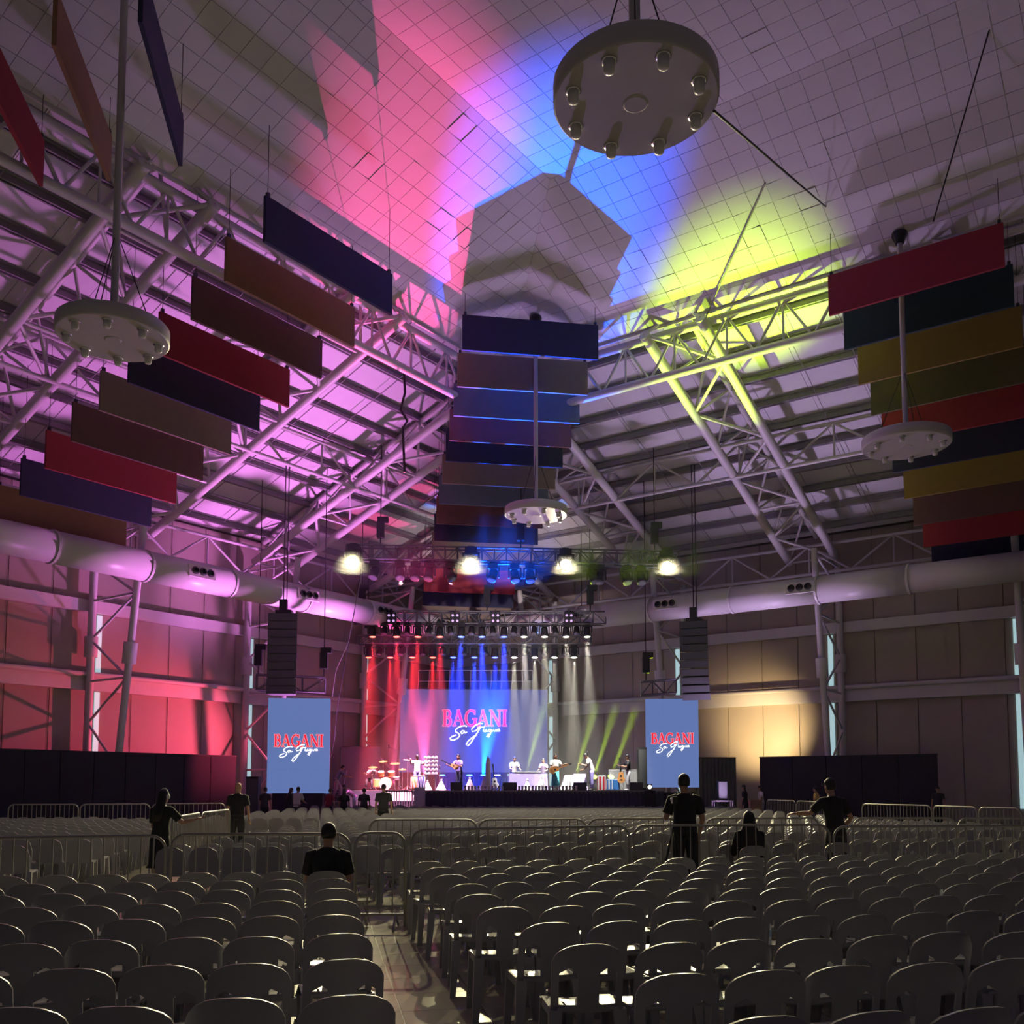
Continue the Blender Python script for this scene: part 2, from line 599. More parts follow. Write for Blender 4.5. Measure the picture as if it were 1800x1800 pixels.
def tiles(root, cells, frame, to_world):
    """cells: (t, s) lower corners on the ceiling plane; the 300 nearest are parts, the rest one stuff part"""
    L = parent_loc(root)
    def rank(c):
        p = to_world(c[0] + .34, c[1] + .34)
        return (p - CAM).length
    cells = sorted([c for c in cells if in_view(to_world(c[0] + .34, c[1] + .34), 90)], key=rank)
    rest = MB()
    X, Y, Z = frame
    for i, (t, s, poly) in enumerate(cells):
        if poly is None and i < 300:
            o = link('ceiling_tile', tile_mesh, root)
            m = Matrix((X, Y, Z)).transposed()
            if rnd() < 0.06:
                m = m @ Matrix.Rotation(math.radians(random.choice((-3.5, 3.0, 4.2))), 3, random.choice('XY'))
            o.matrix_basis = Matrix.Translation(to_world(t + .34, s + .34) - L) @ m.to_4x4()
        else:
            g = .0075
            pl = poly or [(t + g, s + g), (t + .68 - g, s + g), (t + .68 - g, s + .68 - g), (t + g, s + .68 - g)]
            lo = [to_world(*q) - Z * .01 for q in pl]
            hi = [p + Z * .02 for p in lo]
            n = len(pl)
            mb = MB() if i < 300 else rest
            mb.add(lo + hi, [tuple(reversed(range(n))), tuple(range(n, 2 * n))] + [(k, (k + 1) % n, n + (k + 1) % n, n + k) for k in range(n)])
            if i < 300:
                mb.build('ceiling_tile', M_TILE, root, world=True)
    if rest.v:
        tag(rest.build('ceiling_tiles_far', M_TILE, root, world=True), kind='stuff')


# flat top
m = MB()
lo = [R(S_FLAT, S_FLAT, Z_FLAT + .02), R(70, S_FLAT, Z_FLAT + .02), R(70, 75, Z_FLAT + .02), R(S_FLAT, 75, Z_FLAT + .02)]
m.hexa(lo + [p + V((0, 0, .3)) for p in lo])
ceil_flat = tag(m.build('ceiling', M_TILE_GAP), 'flat tiled ceiling above the seating, violet to blue lit', 'ceiling', kind='structure')
cells = [(S_FLAT + .34 * 0 + .68 * i, S_FLAT + .68 * j, None) for i in range(48) for j in range(48)]
tiles(ceil_flat, cells, (NL, NR, NL.cross(NR)), lambda t, s: R(t, s, Z_FLAT))
# slopes
CS = math.cos(math.atan(SL))
for P, nm, ALONG, INW in ((PLf, 'pink', NR, NL), (PRf, 'lime', NL, NR)):
    m = MB()
    lo = [P(S_EDGE, S_EDGE, z_ceil(S_EDGE) + .02), P(60, S_EDGE, z_ceil(S_EDGE) + .02), P(60, S_FLAT, Z_FLAT + .02), P(S_FLAT, S_FLAT, Z_FLAT + .02)]
    m.hexa(lo + [p + V((0, 0, .12)) for p in lo])
    lo2 = [P(S_FLAT, S_FLAT, Z_FLAT), P(60, S_FLAT, Z_FLAT), P(60, S_FLAT + .1, Z_FLAT), P(S_FLAT, S_FLAT + .1, Z_FLAT)]
    m.hexa(lo2 + [p + V((0, 0, 1.5)) for p in lo2])  # unseen strip added to stop outside light leaking in above the ceiling
    root = tag(m.build('ceiling', M_TILE_GAP), 'sloping tiled ceiling on the %s lit side' % nm, 'ceiling', kind='structure')
    slope = (INW + V((0, 0, SL))).normalized()
    Z = ALONG.cross(slope)
    if Z.z < 0: Z = -Z
    cells = []
    for j in range(11):
        for i in range(66):
            t, q = S_EDGE + .68 * i - .0, .68 * j
            g = .0075
            L_MAX = (S_FLAT - S_EDGE) / CS
            base = [(t + g, q + g), (t + .68 - g, q + g), (t + .68 - g, q + .68 - g), (t + g, q + .68 - g)]
            hip = lambda a: a[0] - (S_EDGE + a[1] * CS) - .01
            top = lambda a: L_MAX - a[1] - .01
            if all(hip(a) > 0 and top(a) > 0 for a in base):
                cells.append((t, q, None))
            else:
                pl = clip(clip(base, hip), top)
                if len(pl) >= 3:
                    cells.append((t, q, pl))
    tiles(root, cells, (ALONG, slope, ALONG.cross(slope)), lambda t, q, P=P: P(t, S_EDGE + q * CS, z_ceil(S_EDGE + q * CS)))
    # slim edge bead where the sloping ceiling ends
    g = MB()
    lo = [P(S_EDGE, S_EDGE - .06, z_ceil(S_EDGE) - .12), P(60, S_EDGE - .06, z_ceil(S_EDGE) - .12), P(60, S_EDGE, z_ceil(S_EDGE) - .12), P(S_EDGE, S_EDGE, z_ceil(S_EDGE) - .12)]
    g.hexa(lo + [p + V((0, 0, .2)) for p in lo])
    tag(g.build('trim_1' if nm == 'pink' else 'trim_2', M_GIRT), 'thin trim along the lower ceiling edge, %s side' % nm, 'trim', kind='structure')

# air duct along both walls
def duct(P, label, vents):
    root = thing('air_duct', label, 'air duct', P(20, 5, 10.45))
    r = .62
    t0 = 6.0
    segs = [t0, 9, 13, 17.2, 21.5, 25.6, 29.5, 34, 40, 46]
    for i in range(len(segs) - 1):
        m = MB()
        a, b = P(segs[i], 5, 10.45), P(segs[i + 1], 5, 10.45)
        d = (b - a).normalized()
        m.tube([a, b - d * .05], r * (1.0 if i % 3 else .985), 28)
        m.build('duct_section', M_DUCT, root, world=True, smooth=False).data.polygons.foreach_set('use_smooth', [True] * 28 + [False] * 2)
        m = MB()
        m.tube([b - d * .1, b], r + .035, 28)
        m.build('seam_ring', M_DUCT, root, world=True)
    for t in vents:
        c = P(t, 5, 10.45)
        along = (P(1, 0, 0) - P(0, 0, 0)).normalized()
        inw = (P(0, 1, 0) - P(0, 0, 0)).normalized()
        nrm = (inw + V((0, 0, 0.12))).normalized()
        up = nrm.cross(along)
        mt = Matrix((along, up, nrm)).transposed()
        pl = MB().box(c + nrm * .63, (1.3, .5, .08), mtx=mt).build('vent_plate', M_GIRT, root, world=True)
        for k in (-.38, 0, .38):
            cc = c + nrm * .66 + along * k
            nz = MB().lathe([(.15, 0), (.17, .08), (.11, .12), (.10, .04)], 14, cc, mt)
            nz.build('nozzle', M_BLACKM, pl, world=True)


duct(PLf, 'round air duct with jet nozzles along the pink lit wall', (23.3, 17.4, 12.2, 7.6))
duct(PRf, 'round air duct with jet nozzles along the amber wall', (7.4, 13.0, 18.2, 24.9))


def ordn(i):
    names = ['first', 'second', 'third', 'fourth', 'fifth', 'sixth', 'seventh', 'eighth', 'ninth', 'tenth', 'eleventh', 'twelfth', 'thirteenth',
             'fourteenth', 'fifteenth', 'sixteenth', 'seventeenth', 'eighteenth', 'nineteenth', 'twentieth']
    if i < 20: return names[i]
    if i < 29: return 'twenty-' + names[i - 20]
    if i == 29: return 'thirtieth'
    if i < 39: return 'thirty-' + names[i - 30]
    return '%dth' % (i + 1)


# ================================================================== HANGING PANELS
PW, PH, PT = 5.5, 1.43, 0.1


def panel(mid, along, color, label, group, ceil_z, k=1.03):
    """mid = middle of the top edge"""
    mid = CAM + (mid - CAM) * k
    PW, PH = 5.0 * k, 1.3 * k
    root = thing('hanging_panel', label, 'acoustic panel', mid - V((0, 0, PH)), group=group)
    ang = math.atan2(along.y, along.x)
    m = MB()
    b = MB().box((0, 0, PH / 2), (PW, PT, PH))
    ob = b.build('board', M_PANEL[color], root)
    ob.rotation_euler = (0, 0, ang)
    for sx in (-.48 * PW, .48 * PW):
        p = mid + along * sx
        z = ceil_z(p) - p.z
        if z > 0.1:
            member('hanger_wire', p, p + V((0, 0, z)), 0.009, M_RUBBER, root, 6)
            cl = MB().box(p + V((0, 0, .05)), (.09, .09, .14), ang).build('hanger_clip', M_BLACKM, root, world=True)
    return root


def roof_z(p):
    a, b = NL.dot(p) - PL, NR.dot(p) - PR
    s = min(a, b)
    return Z_FLAT if s > S_FLAT else z_ceil(s) if s > S_EDGE else z_deck(s) - .1


# pink side: parallel to the pink wall, stepping down with the roof
left_cols = ['navy', 'brown', 'maroon', 'red', 'navy', 'tan', 'maroon', 'red', 'navy', 'brown']
names = {'hazed': 'rust red', 'navy': 'dark navy', 'brown': 'brown', 'maroon': 'dull maroon', 'red': 'deep red', 'teal': 'dark teal', 'olive': 'mustard olive',
         'moss': 'moss brown', 'slate': 'slate blue', 'tan': 'tan'}
NTH = ['topmost', 'second', 'third', 'fourth', 'fifth', 'sixth', 'seventh', 'eighth', 'ninth', 'lowest']
sA = [19.37, 17.75, 16.27, 14.71, 13.2, 11.68, 10.12, 8.55, 7.0, 5.38]
zA = [17.55, 16.95, 16.28, 15.68, 15.18, 14.66, 14.0, 13.42, 12.78, 12.16]
for k in range(10):
    mid = R(sA[k], 29.2, zA[k])
    panel(mid, -NR, left_cols[k], '%s felt panel, %s of the stepped row on the pink side' % (names[left_cols[k]], NTH[k]), 'stepped panels on the pink side', roof_z)
right_cols = ['red', 'teal', 'olive', 'moss', 'red', 'navy', 'olive', 'maroon', 'red', 'navy']
sB = [18.33, 16.76, 15.21, 13.74, 12.33, 10.97, 9.35, 7.9, 6.34, 4.89]
zB = [17.73, 17.21, 16.56, 15.96, 15.3, 14.63, 14.03, 13.3, 12.73, 12.11]
for k in range(10):
    mid = R(32.85, sB[k], zB[k])
    panel(mid, NL, right_cols[k], '%s felt panel, %s of the stepped row on the amber side' % (names[right_cols[k]], NTH[k]), 'stepped panels on the amber side', roof_z)
cen_cols = ['navy', 'tan', 'slate', 'hazed', 'navy', 'tan', 'slate', 'hazed', 'navy', 'tan', 'red', 'navy', 'tan']
sC = [20.2, 19.05, 18.1, 17.05, 15.9, 14.8, 13.7, 12.75, 11.95, 11.1, 7.2, 6.8, 6.4]
zC = [18.47, 17.8, 17.2, 16.75, 16.45, 16.0, 15.55, 15.0, 14.5, 13.93, 13.4, 12.75, 12.18]
NTC = NTH[:9] + ['tenth', 'eleventh', 'twelfth', 'lowest']
E_D = (NL - NR).normalized()
for k in range(13):
    panel(R(sC[k], sC[k], zC[k]), E_D, cen_cols[k], '%s felt panel, %s of the central stack above the stage' % (names[cen_cols[k]], NTC[k]), 'central stack of panels', roof_z, 1.03 if k < 10 else 1.0)
# the three fins close by, seen end on
EBIS = -(NL + NR).normalized()
for P0, c, w in ((V((-8.94, 24.69, 18.28)), 'navy', 'dark navy fin panel hanging beside the pendant rod, seen end on'),
                 (V((-11.24, 25.55, 18.43)), 'brown', 'brown fin panel between the navy and dark red fins, seen end on'),
                 (V((-12.82, 24.97, 17.89)), 'red', 'dark red fin panel hanging farthest along the pink roof, seen end on'),
                 ):
    panel(P0 + V((0, 0, 1.3)) - EBIS * 2.5, EBIS, c, w, 'fin panels near the pink roof', roof_z, .93)

# ================================================================== PENDANT DISCS
def pendant(P, label, rr=1.2):
    root = thing('pendant_light', label, 'ceiling light', P, group='round pendant lights')
    d = MB().lathe([(rr - .03, 0), (rr, .03), (rr, .30), (rr - .03, .33)], 56).build('disc', M_DISC, root)
    for p in d.data.polygons: p.use_smooth = len(p.vertices) == 4
    MB().lathe([(.16, -.02), (.19, 0.0), (.19, .01)], 20).build('centre_cap', M_DISC, root)
    for k in range(8):
        a = 2 * PI * (k + .35) / 8
        x, y = rr * .80 * math.cos(a), rr * .80 * math.sin(a)
        h = MB().lathe([(.11, 0), (.115, -.015), (.085, -.02)], 16, (x, y, 0)).build('lamp_holder', M_CHROME, root, True)
        MB().lathe([(.03, -.19), (.07, -.175), (.082, -.13), (.082, -.015)], 16, (x, y, 0)).build('bulb', M_LAMP_OFF, h, True)
    top = roof_z(P)
    q = V((P.x, P.y, top))
    member('rod', P + V((0, 0, .33)), q, .085, M_DISC, root, 12)
    MB().lathe([(.20, -.02), (.22, .12), (.16, .16)], 16, P + V((0, 0, .33))).build('rod_collar', M_DISC, root, world=True)
    MB().lathe([(.13, -.35), (.24, -.1), (.24, 0)], 14, q).build('ceiling_bracket', M_BLACKM, root, world=True)
    for k in range(3):
        a = 2 * PI * k / 3 + .4
        p = P + V((math.cos(a) * rr * .7, math.sin(a) * rr * .7, .33))
        hook = P.lerp(q, 0.0) + V((0, 0, .33 + 2.2))
        member('stay_wire', p, hook, .012, M_RUBBER, root, 5)
    return root


pendant(V((1.80, 13.28, 11.55)), 'largest round pendant disc with eight bulbs, under the violet ceiling')
pendant(V((-8.93, 20.8, 11.59)), 'round pendant disc in front of the pink side panels')
pendant(V((12.46, 29.63, 12.31)), 'round pendant disc in front of the amber side panels', 1.33)
pendant(V((.92, 36.2, 11.95)), 'smallest round pendant disc in front of the central panel stack')


# ================================================================== STAGE
Z_ST = 1.40
def px(x, Y): return (x - 900) / F_PX * Y


st = thing('stage', 'wide stage platform with dark front skirt', 'stage', (1.5, 50, 0))
m = MB()
m.box((1.5, 46.6, Z_ST - .08), (11.1, 3.2, .16))
m.build('deck', M_STAGE, st, world=True)
m = MB()
m.box((-1.75, 51.9, Z_ST - .09), (16.5, 7.4, .16))
m.build('deck', M_STAGE, st, world=True)
for k in range(9):                                            # pleated skirt, one length per bay
    x0 = -4.05 + k * 11.1 / 9
    m = MB()
    pts = []
    for i in range(13):
        x = x0 + i * 11.1 / 9 / 12
        y = 45.0 + (.02 if i % 2 else -.015)
        pts.append((x, y))
    vs = [(x, y, 0.0) for x, y in pts] + [(x, y, Z_ST - .03) for x, y in pts]
    n = len(pts)
    m.add(vs + [(x, y + .02, z) for x, y, z in vs], [(i, i + 1, n + i + 1, n + i) for i in range(n - 1)] + [(2 * n + i + 1, 2 * n + i, 3 * n + i, 3 * n + i + 1) for i in range(n - 1)])
    m.build('skirt', M_SKIRT, st, world=True)
for x0, x1, y0, y1 in ((-4.05, -4.05, 45.0, 48.2), (7.05, 7.05, 45.0, 48.2), (-10.0, -4.05, 48.2, 48.2), (6.5, 6.5, 48.2, 55.6), (-10.0, -10.0, 48.2, 55.6)):
    m = MB()
    m.box(((x0 + x1) / 2, (y0 + y1) / 2, (Z_ST - .03) / 2), (max(.03, x1 - x0), max(.03, y1 - y0), Z_ST - .03))
    m.build('side_skirt', M_SKIRT, st, world=True)
MB().box((1.5, 45.02, Z_ST - .02), (11.12, .06, .05)).build('nosing', M_ZINC, st, world=True)

# ------------------------------------------------------------------ LED screens with their lettering
M_SCREEN = mat('led_face', (0.02, 0.02, 0.03), 0.4, 0, 0, emit=(0.125, 0.195, 0.46), strength=0.9)
M_SCREEN_C = mat('led_face_main', (0.02, 0.02, 0.03), 0.4, 0, 0, emit=(0.10, 0.11, 0.36), strength=0.75)
M_RED_LED = mat('led_red', (0.1, 0, 0), 0.4, 0, 0, emit=(0.85, 0.02, 0.05), strength=1.0)
M_RED_LED_HAZED = mat('led_red_hazed', (0.1, 0, 0), 0.4, 0, 0, emit=(0.95, 0.03, 0.24), strength=1.0)  # red title of the main wall, with the haze tint put into its colour
M_EDGE_LED = mat('led_letter_edge', (0.1, 0, 0), 0.4, 0, 0, emit=(1.0, 0.30, 0.36), strength=1.1)
M_WHITE_LED = mat('led_white', (0.1, 0.1, 0.1), 0.4, 0, 0, emit=(1, 1, 1), strength=1.3)

# letters in a unit-high box: strokes as (x0, y0, x1, y1, width)
SERIF = .09
def arc(cx, cy, rx, ry, a0, a1, n, w):
    out = []
    for i in range(n):
        t0, t1 = math.radians(a0 + (a1 - a0) * i / n), math.radians(a0 + (a1 - a0) * (i + 1) / n)
        out.append((cx + rx * math.cos(t0), cy + ry * math.sin(t0), cx + rx * math.cos(t1), cy + ry * math.sin(t1), w))
    return out
GLYPH = {
    'B': (.62, [(.14, 0, .14, 1, .17), (0, .03, .36, .03, .06), (0, .97, .34, .97, .06), (.14, .53, .36, .53, .06)]
          + arc(.33, .75, .17, .22, -90, 90, 6, .13) + arc(.35, .28, .2, .25, -90, 90, 6, .14)),
    'A': (.80, [(.10, .02, .40, 1, .07), (.38, 1, .70, .02, .17), (.22, .34, .58, .34, .06), (0, .03, .24, .03, .06), (.54, .03, .82, .03, .06)]),
    'G': (.78, arc(.42, .5, .36, .47, 50, 320, 12, .13) + [(.70, .08, .70, .44, .15), (.52, .45, .84, .45, .06), (.68, .72, .68, .98, .06)]),
    'N': (.84, [(.14, 0, .14, 1, .07), (.12, .98, .70, .02, .17), (.70, 0, .70, 1, .07), (0, .03, .28, .03, .06), (0, .97, .2, .97, .06), (.56, .97, .84, .97, .06)]),
    'I': (.30, [(.15, 0, .15, 1, .17), (0, .03, .30, .03, .06), (0, .97, .30, .97, .06)]),
}
SCRIPT = [  # handwriting, in pixels of the main screen's picture (x right, y down)
    [(650, 372), (640, 366), (622, 367), (596, 376), (577, 394), (580, 404), (598, 414), (606, 428), (592, 446), (566, 457), (548, 455), (544, 446), (556, 434), (584, 424)],
    [(632, 398), (620, 398), (612, 408), (618, 417), (630, 410), (637, 398), (638, 412), (652, 406)],
    [(752, 352), (728, 351), (700, 366), (680, 388), (684, 402), (706, 398), (732, 376), (738, 372), (722, 402), (700, 436), (676, 474), (656, 494), (646, 484), (658, 464), (690, 436), (716, 422)],
    [(714, 380), (736, 374), (762, 374)],
    [(757, 384), (755, 400), (764, 404), (775, 388), (774, 402), (780, 402)],
    [(800, 388), (788, 390), (784, 402), (794, 404), (804, 388), (800, 416), (786, 440), (776, 434), (790, 414)],
    [(806, 404), (811, 388), (814, 402), (822, 388), (826, 402), (834, 388), (838, 402), (842, 398)],
    [(856, 386), (844, 390), (842, 400), (850, 402), (857, 386), (858, 402)],
]


def lettering(parent, C, ux, nrm, w, main):
    """C: left end of the baseline of the title, w: title width, ux: right, nrm: towards the hall"""
    tot = sum(GLYPH[c][0] + .06 for c in 'BAGANI')
    h = w * .252
    sc = w / tot
    x = 0.0
    uz = V((0, 0, 1))
    for c in 'BAGANI':
        gw, strokes = GLYPH[c]
        m, e = MB(), MB()
        for lay, mb, grow in ((.03, m, 0.0), (.022, e, .035)):
            for x0, y0, x1, y1, sw in strokes:
                a = C + ux * (x + x0 * sc) + uz * (y0 * h)
                b = C + ux * (x + x1 * sc) + uz * (y1 * h)
                d = (b - a).normalized()
                s = d.cross(nrm).normalized() * ((sw / 2 + grow) * sc)
                a2, b2 = a - d * grow * sc, b + d * grow * sc
                q = [a2 - s, b2 - s, b2 + s, a2 + s]
                mb.hexa([p + nrm * .004 for p in q] + [p + nrm * lay for p in q])
        o = m.build('title_letter', M_RED_LED_HAZED if main else M_RED_LED, parent, world=True)
        e.build('letter_outline', M_EDGE_LED, o)
        ob = o.children[0]
        for v in ob.data.vertices: v.co -= parent_loc(o)
        x += (gw + .06) * sc
    k = w / 410.0
    for line in SCRIPT:
        m = MB()
        pts = [C + ux * ((q[0] - 498) * k) + uz * ((368 - q[1]) * k) + nrm * .05 for q in line]
        m.tube(pts, w * .0115, 6)
        m.build('script_stroke', M_WHITE_LED, parent, world=True)


def led_screen(label, C, ux, w, h, face, main):
    """C: lower left corner"""
    nrm = V((0, 0, 1)).cross(ux)
    nrm = -nrm if nrm.y > 0 else nrm
    uz = V((0, 0, 1))
    root = thing('led_screen', label, 'screen', C + ux * (w / 2) - uz * 0)
    m = MB()
    q = [C - nrm * .22, C + ux * w - nrm * .22, C + ux * w - nrm * .02, C - nrm * .02]
    m.hexa(q + [p + uz * h for p in q])
    m.build('cabinet', M_BLACK, root, world=True)
    nx, nz = max(2, round(w / 1.0)), max(2, round(h / 1.0))
    for i in range(nx):
        for j in range(nz):
            a = C + ux * (w * i / nx + .001) + uz * (h * j / nz + .001) - nrm * .02
            b = ux * (w / nx - .002)
            q = [a, a + b, a + b + nrm * .02, a + nrm * .02]
            MB().hexa(q + [p + uz * (h / nz - .002) for p in q]).build('led_tile', face, root, world=True)
    return root, nrm


UXS = V((1, .03, 0)).normalized()
P = V((px(703, 53), 53, 2.35))
scr, nrm = led_screen('largest LED wall behind the band, red title tinted pink for haze over white script', P, UXS, 8.15, 4.6, M_SCREEN_C, True)
lettering(scr, P + UXS * (px(778, 53) - P.x) + V((0, 0, 2.55)), UXS, nrm, 3.58, True)
P = V((px(470, 44), 44, 1.26))
ux = V((1, .10, 0)).normalized()
scrL, nrm = led_screen('upright blue LED screen under the line array on the pink side', P, ux, 2.82, 4.38, M_SCREEN, False)
lettering(scrL, P + ux * .30 + V((0, 0, 2.14)), ux, nrm, 2.24, False)
P = V((px(1135, 48.6), 48.6, 1.53))
ux = V((1, -.14, 0)).normalized()
scrR, nrm = led_screen('upright blue LED screen behind the man with the tripod', P, ux, 2.64, 4.47, M_SCREEN, False)
lettering(scrR, P + ux * .29 + V((0, 0, 2.2)), ux, nrm, 2.13, False)
for sc, (x, y) in ((scrL, (px(524, 44), 44.25)), (scrR, (px(1180, 48.6), 48.7))):
    m = MB()
    m.box((x, y, .65), (2.3, .5, 1.25))
    m.build('plinth', M_DRAPE, sc, world=True)
for xx in (-5.6, -3.6, -1.6, .4, 1.6):
    MB().box((xx, 53.3, 1.85), (.12, .12, 1.0)).build('stand_leg', M_BLACKM, scr, world=True)

# pipe frame standing on top of the main wall
fr = thing('pipe_frame', 'thin white pipe frame above the largest LED wall', 'frame', (px(836, 53.3), 53.3, 6.95))
fx0, fx1 = px(735, 53.3), px(937, 53.3)
for z in (7.42, 8.02):
    member('rail', (fx0, 53.3, z), (fx1, 53.3, z), .022, M_WHITE, fr, 6)
for k in range(12):
    x = fx0 + (fx1 - fx0) * k / 11
    member('upright', (x, 53.3, 7.42), (x + random.uniform(-.04, .04), 53.3, 8.02), .02, M_WHITE, fr, 6)
    member('leg', (x - .05, 53.3, 6.95), (x, 53.3, 7.42), .02, M_WHITE, fr, 6)

# ------------------------------------------------------------------ trusses
def box_truss(label, a, b, w, h, step, hang):
    a, b = V(a), V(b)
    root = thing('lighting_truss', label, 'truss', (a + b) / 2)
    d = (b - a).normalized()
    sd = d.cross(V((0, 0, 1))).normalized() * (w / 2)
    up = V((0, 0, h / 2))
    for sy in (-1, 1):
        for sz in (-1, 1):
            member('chord', a + sd * sy + up * sz, b + sd * sy + up * sz, .04, M_TRUSS, root, 8)
    n = int((b - a).length / step)
    for i in range(n + 1):
        p = a.lerp(b, i / n)
        for sy in (-1, 1):
            member('rung', p + sd * sy - up, p + sd * sy + up, .028, M_TRUSS, root, 6)
            if i < n:
                q = a.lerp(b, (i + 1) / n)
                u = up if i % 2 else -up
                member('diagonal', p + sd * sy + u, q + sd * sy - u, .022, M_TRUSS, root, 6)
    for t in hang:
        p = a.lerp(b, t) + V((0, 0, h / 2))
        hz = MB().box(p + V((0, 0, .8)), (.34, .3, .75)).build('chain_hoist', M_FIXT, root, world=True)
        MB().box(p + V((.1, 0, 1.28)), (.5, .26, .26)).build('hoist_motor', M_FIXT, hz, world=True)
        member('hook_chain', p, p + V((0, 0, .45)), .03, M_BLACKM, root, 6)
        top = roof_z(p)
        member('chain', p + V((0, 0, 1.3)), V((p.x, p.y, top)), .02, M_RUBBER, root, 6)
    return root


FT_A, FT_B = V((px(606, 44), 44, 12.42)), V((px(1196, 44), 44, 12.1))
box_truss('front lighting truss carrying the four yellow beams', FT_A, FT_B, .6, .62, .55, (.10, .525, .93))
RT_A, RT_B = V((px(618, 49), 49.3, 10.3)), V((px(1066, 49), 49, 10.2))
box_truss('middle lighting truss above the upper lamp row', RT_A, RT_B, .5, .62, .62, (.03, .53, .94))
BT_A, BT_B = V((px(628, 52), 52.0, 9.55)), V((px(1040, 52), 52, 9.55))
box_truss('rear lighting truss above the lower lamp row', BT_A, BT_B, .45, .45, .62, (.04, .5, .96))
OT_A, OT_B = V((px(448, 43.8), 43.9, 6.35)), V((px(566, 43.8), 44.3, 6.25))
box_truss('short outrigger truss behind the line array on the pink side', OT_A, OT_B, .4, .7, .8, (.02, .98))
OU_A, OU_B = V((px(1130, 45.8), 46.3, 6.3)), V((px(1192, 45.8), 46.1, 6.4))
box_truss('short outrigger truss beside the line array on the amber side', OU_A, OU_B, .4, .65, .5, (.15,))

# ------------------------------------------------------------------ lamps
def lens_mat(name, col, s):
    return mat('lens_' + name, (.3, .3, .3), .2, 0, 0, emit=col, strength=s)


M_LENS_OFF = mat('lens_off', (0.10, 0.10, 0.12), 0.1, 0, 0)
L_YEL, L_RED, L_BLUE, L_WARM, L_CYAN, L_VIO = (lens_mat('yellow', (1, .88, .16), 1.6), lens_mat('red', (1, .10, .06), 7), lens_mat('blue', (.06, .12, 1), 7),
                                        lens_mat('warm', (1, .98, .75), 7), lens_mat('cyan', (.12, .6, 1), 6), lens_mat('violet', (.8, .5, .95), .8))
_head = {}
def moving_head(P, aim, label, lens, scale=1.0, group=None, hung=True):
    """hung or standing moving light; P is where the base clamps"""
    if not _head:
        _head['base'] = MB().box((0, 0, -.09), (.40, .30, .18)).box((0, 0, -.01), (.22, .14, .1)).mesh('base', M_FIXT)
        y = MB()
        for sx in (-1, 1):
            y.hexa([V((sx * .25 - .035, -.06, -.62)), V((sx * .25 + .035, -.06, -.62)), V((sx * .25 + .035, .06, -.62)), V((sx * .25 - .035, .06, -.62)),
                    V((sx * .25 - .035, -.11, -.2)), V((sx * .25 + .035, -.11, -.2)), V((sx * .25 + .035, .11, -.2)), V((sx * .25 - .035, .11, -.2))])
        y.box((0, 0, -.21), (.57, .22, .05))
        _head['yoke'] = y.mesh('yoke', M_FIXT)
        _head['head'] = MB().lathe([(.10, .26), (.17, .22), (.19, .05), (.19, -.12), (.205, -.16), (.205, -.27), (.18, -.28)], 18).mesh('head', M_FIXT, True)
    if lens.name not in _head:
        _head[lens.name] = MB().lathe([(.175, -.285), (.15, -.30), (.06, -.31)], 16).mesh('lens', lens)
    root = thing('moving_head_light', label, 'stage light', P, group=group)
    fl = 1 if hung else -1
    d = (V(aim) - V(P)).normalized()
    for nme in ('base', 'yoke'):
        o = link(nme, _head[nme], root)
        o.scale = (scale, scale, scale * fl)
    hd = link('head', _head['head'], root)
    hd.scale = (scale,) * 3
    hd.location = (0, 0, -.5 * scale * fl)
    hd.rotation_euler = d.to_track_quat('-Z', 'Y').to_euler()
    link('lens', _head[lens.name], hd)
    return V(P) + V((0, 0, -.5 * scale * fl)) + d * .34 * scale


# four yellow beams on the front truss, shining over the seats
for i, (x, y) in enumerate(((622, 984), (828, 989), (994, 992), (1171, 995))):
    p = at(x, y, 43.6)
    aim = V((p.x * .6, 8.0, 3.0))
    s = moving_head(p + V((0, 0, .7)), aim, 'glaring yellow beam light, %s from the pink end of the front truss' % ['first', 'second', 'third', 'fourth'][i], L_YEL, 1.4, 'yellow beam lights')
    spot(s, V((p.x * .8, 20.0, 0.0)), 11000, (1.0, .89, .5), 72, .6, .12)
dk = (655, 700, 728, 752, 790, 866, 905, 932, 1045, 1056, 1104, 1130)
for i, x in enumerate(dk):
    t = (px(x, 44) - FT_A.x) / (FT_B.x - FT_A.x)
    p = FT_A.lerp(FT_B, t) + V((0, 0, -.36))
    moving_head(p, p + V((random.uniform(-1, 1), -1.5, -3)), 'unlit black moving head under the front truss, %s of twelve' % (NTH + ['eleventh', 'last'])[i].replace('topmost', 'first').replace('lowest', 'tenth'), M_LENS_OFF, 1.1, 'unlit heads on the front truss')
NUM = ['first', 'second', 'third', 'fourth', 'fifth', 'sixth', 'seventh', 'eighth', 'ninth', 'tenth', 'eleventh', 'twelfth']
for x, tx, c, e in ((700, -6.0, (1, .40, .55), 70000), (790, -3.5, (1, .6, .85), 36000), (905, .8, (1, .92, .9), 32000), (1056, 3.0, (1, .95, .85), 36000), (1104, 5.2, (1, .95, .85), 14000)):
    t = (px(x, 44) - FT_A.x) / (FT_B.x - FT_A.x)
    spot(FT_A.lerp(FT_B, t) + V((0, .5, -1.1)), V((tx, 48.5, 2.2)), e, c, 26, .7, .1)
rows = (('upper', RT_A, RT_B, 49, (655, 697, 735, 773, 811, 847, 886, 921, 957, 995, 1032), 1110),
        ('lower', BT_A, BT_B, 52, (648, 686, 725, 761, 797, 834, 870, 904, 940, 975, 1009), 1153))
cols = [('red', L_RED, (1, .03, .05))] * 4 + [('blue', L_BLUE, (.02, .05, 1))] * 3 + [('warm white', L_WARM, (1, .95, .72))] * 4
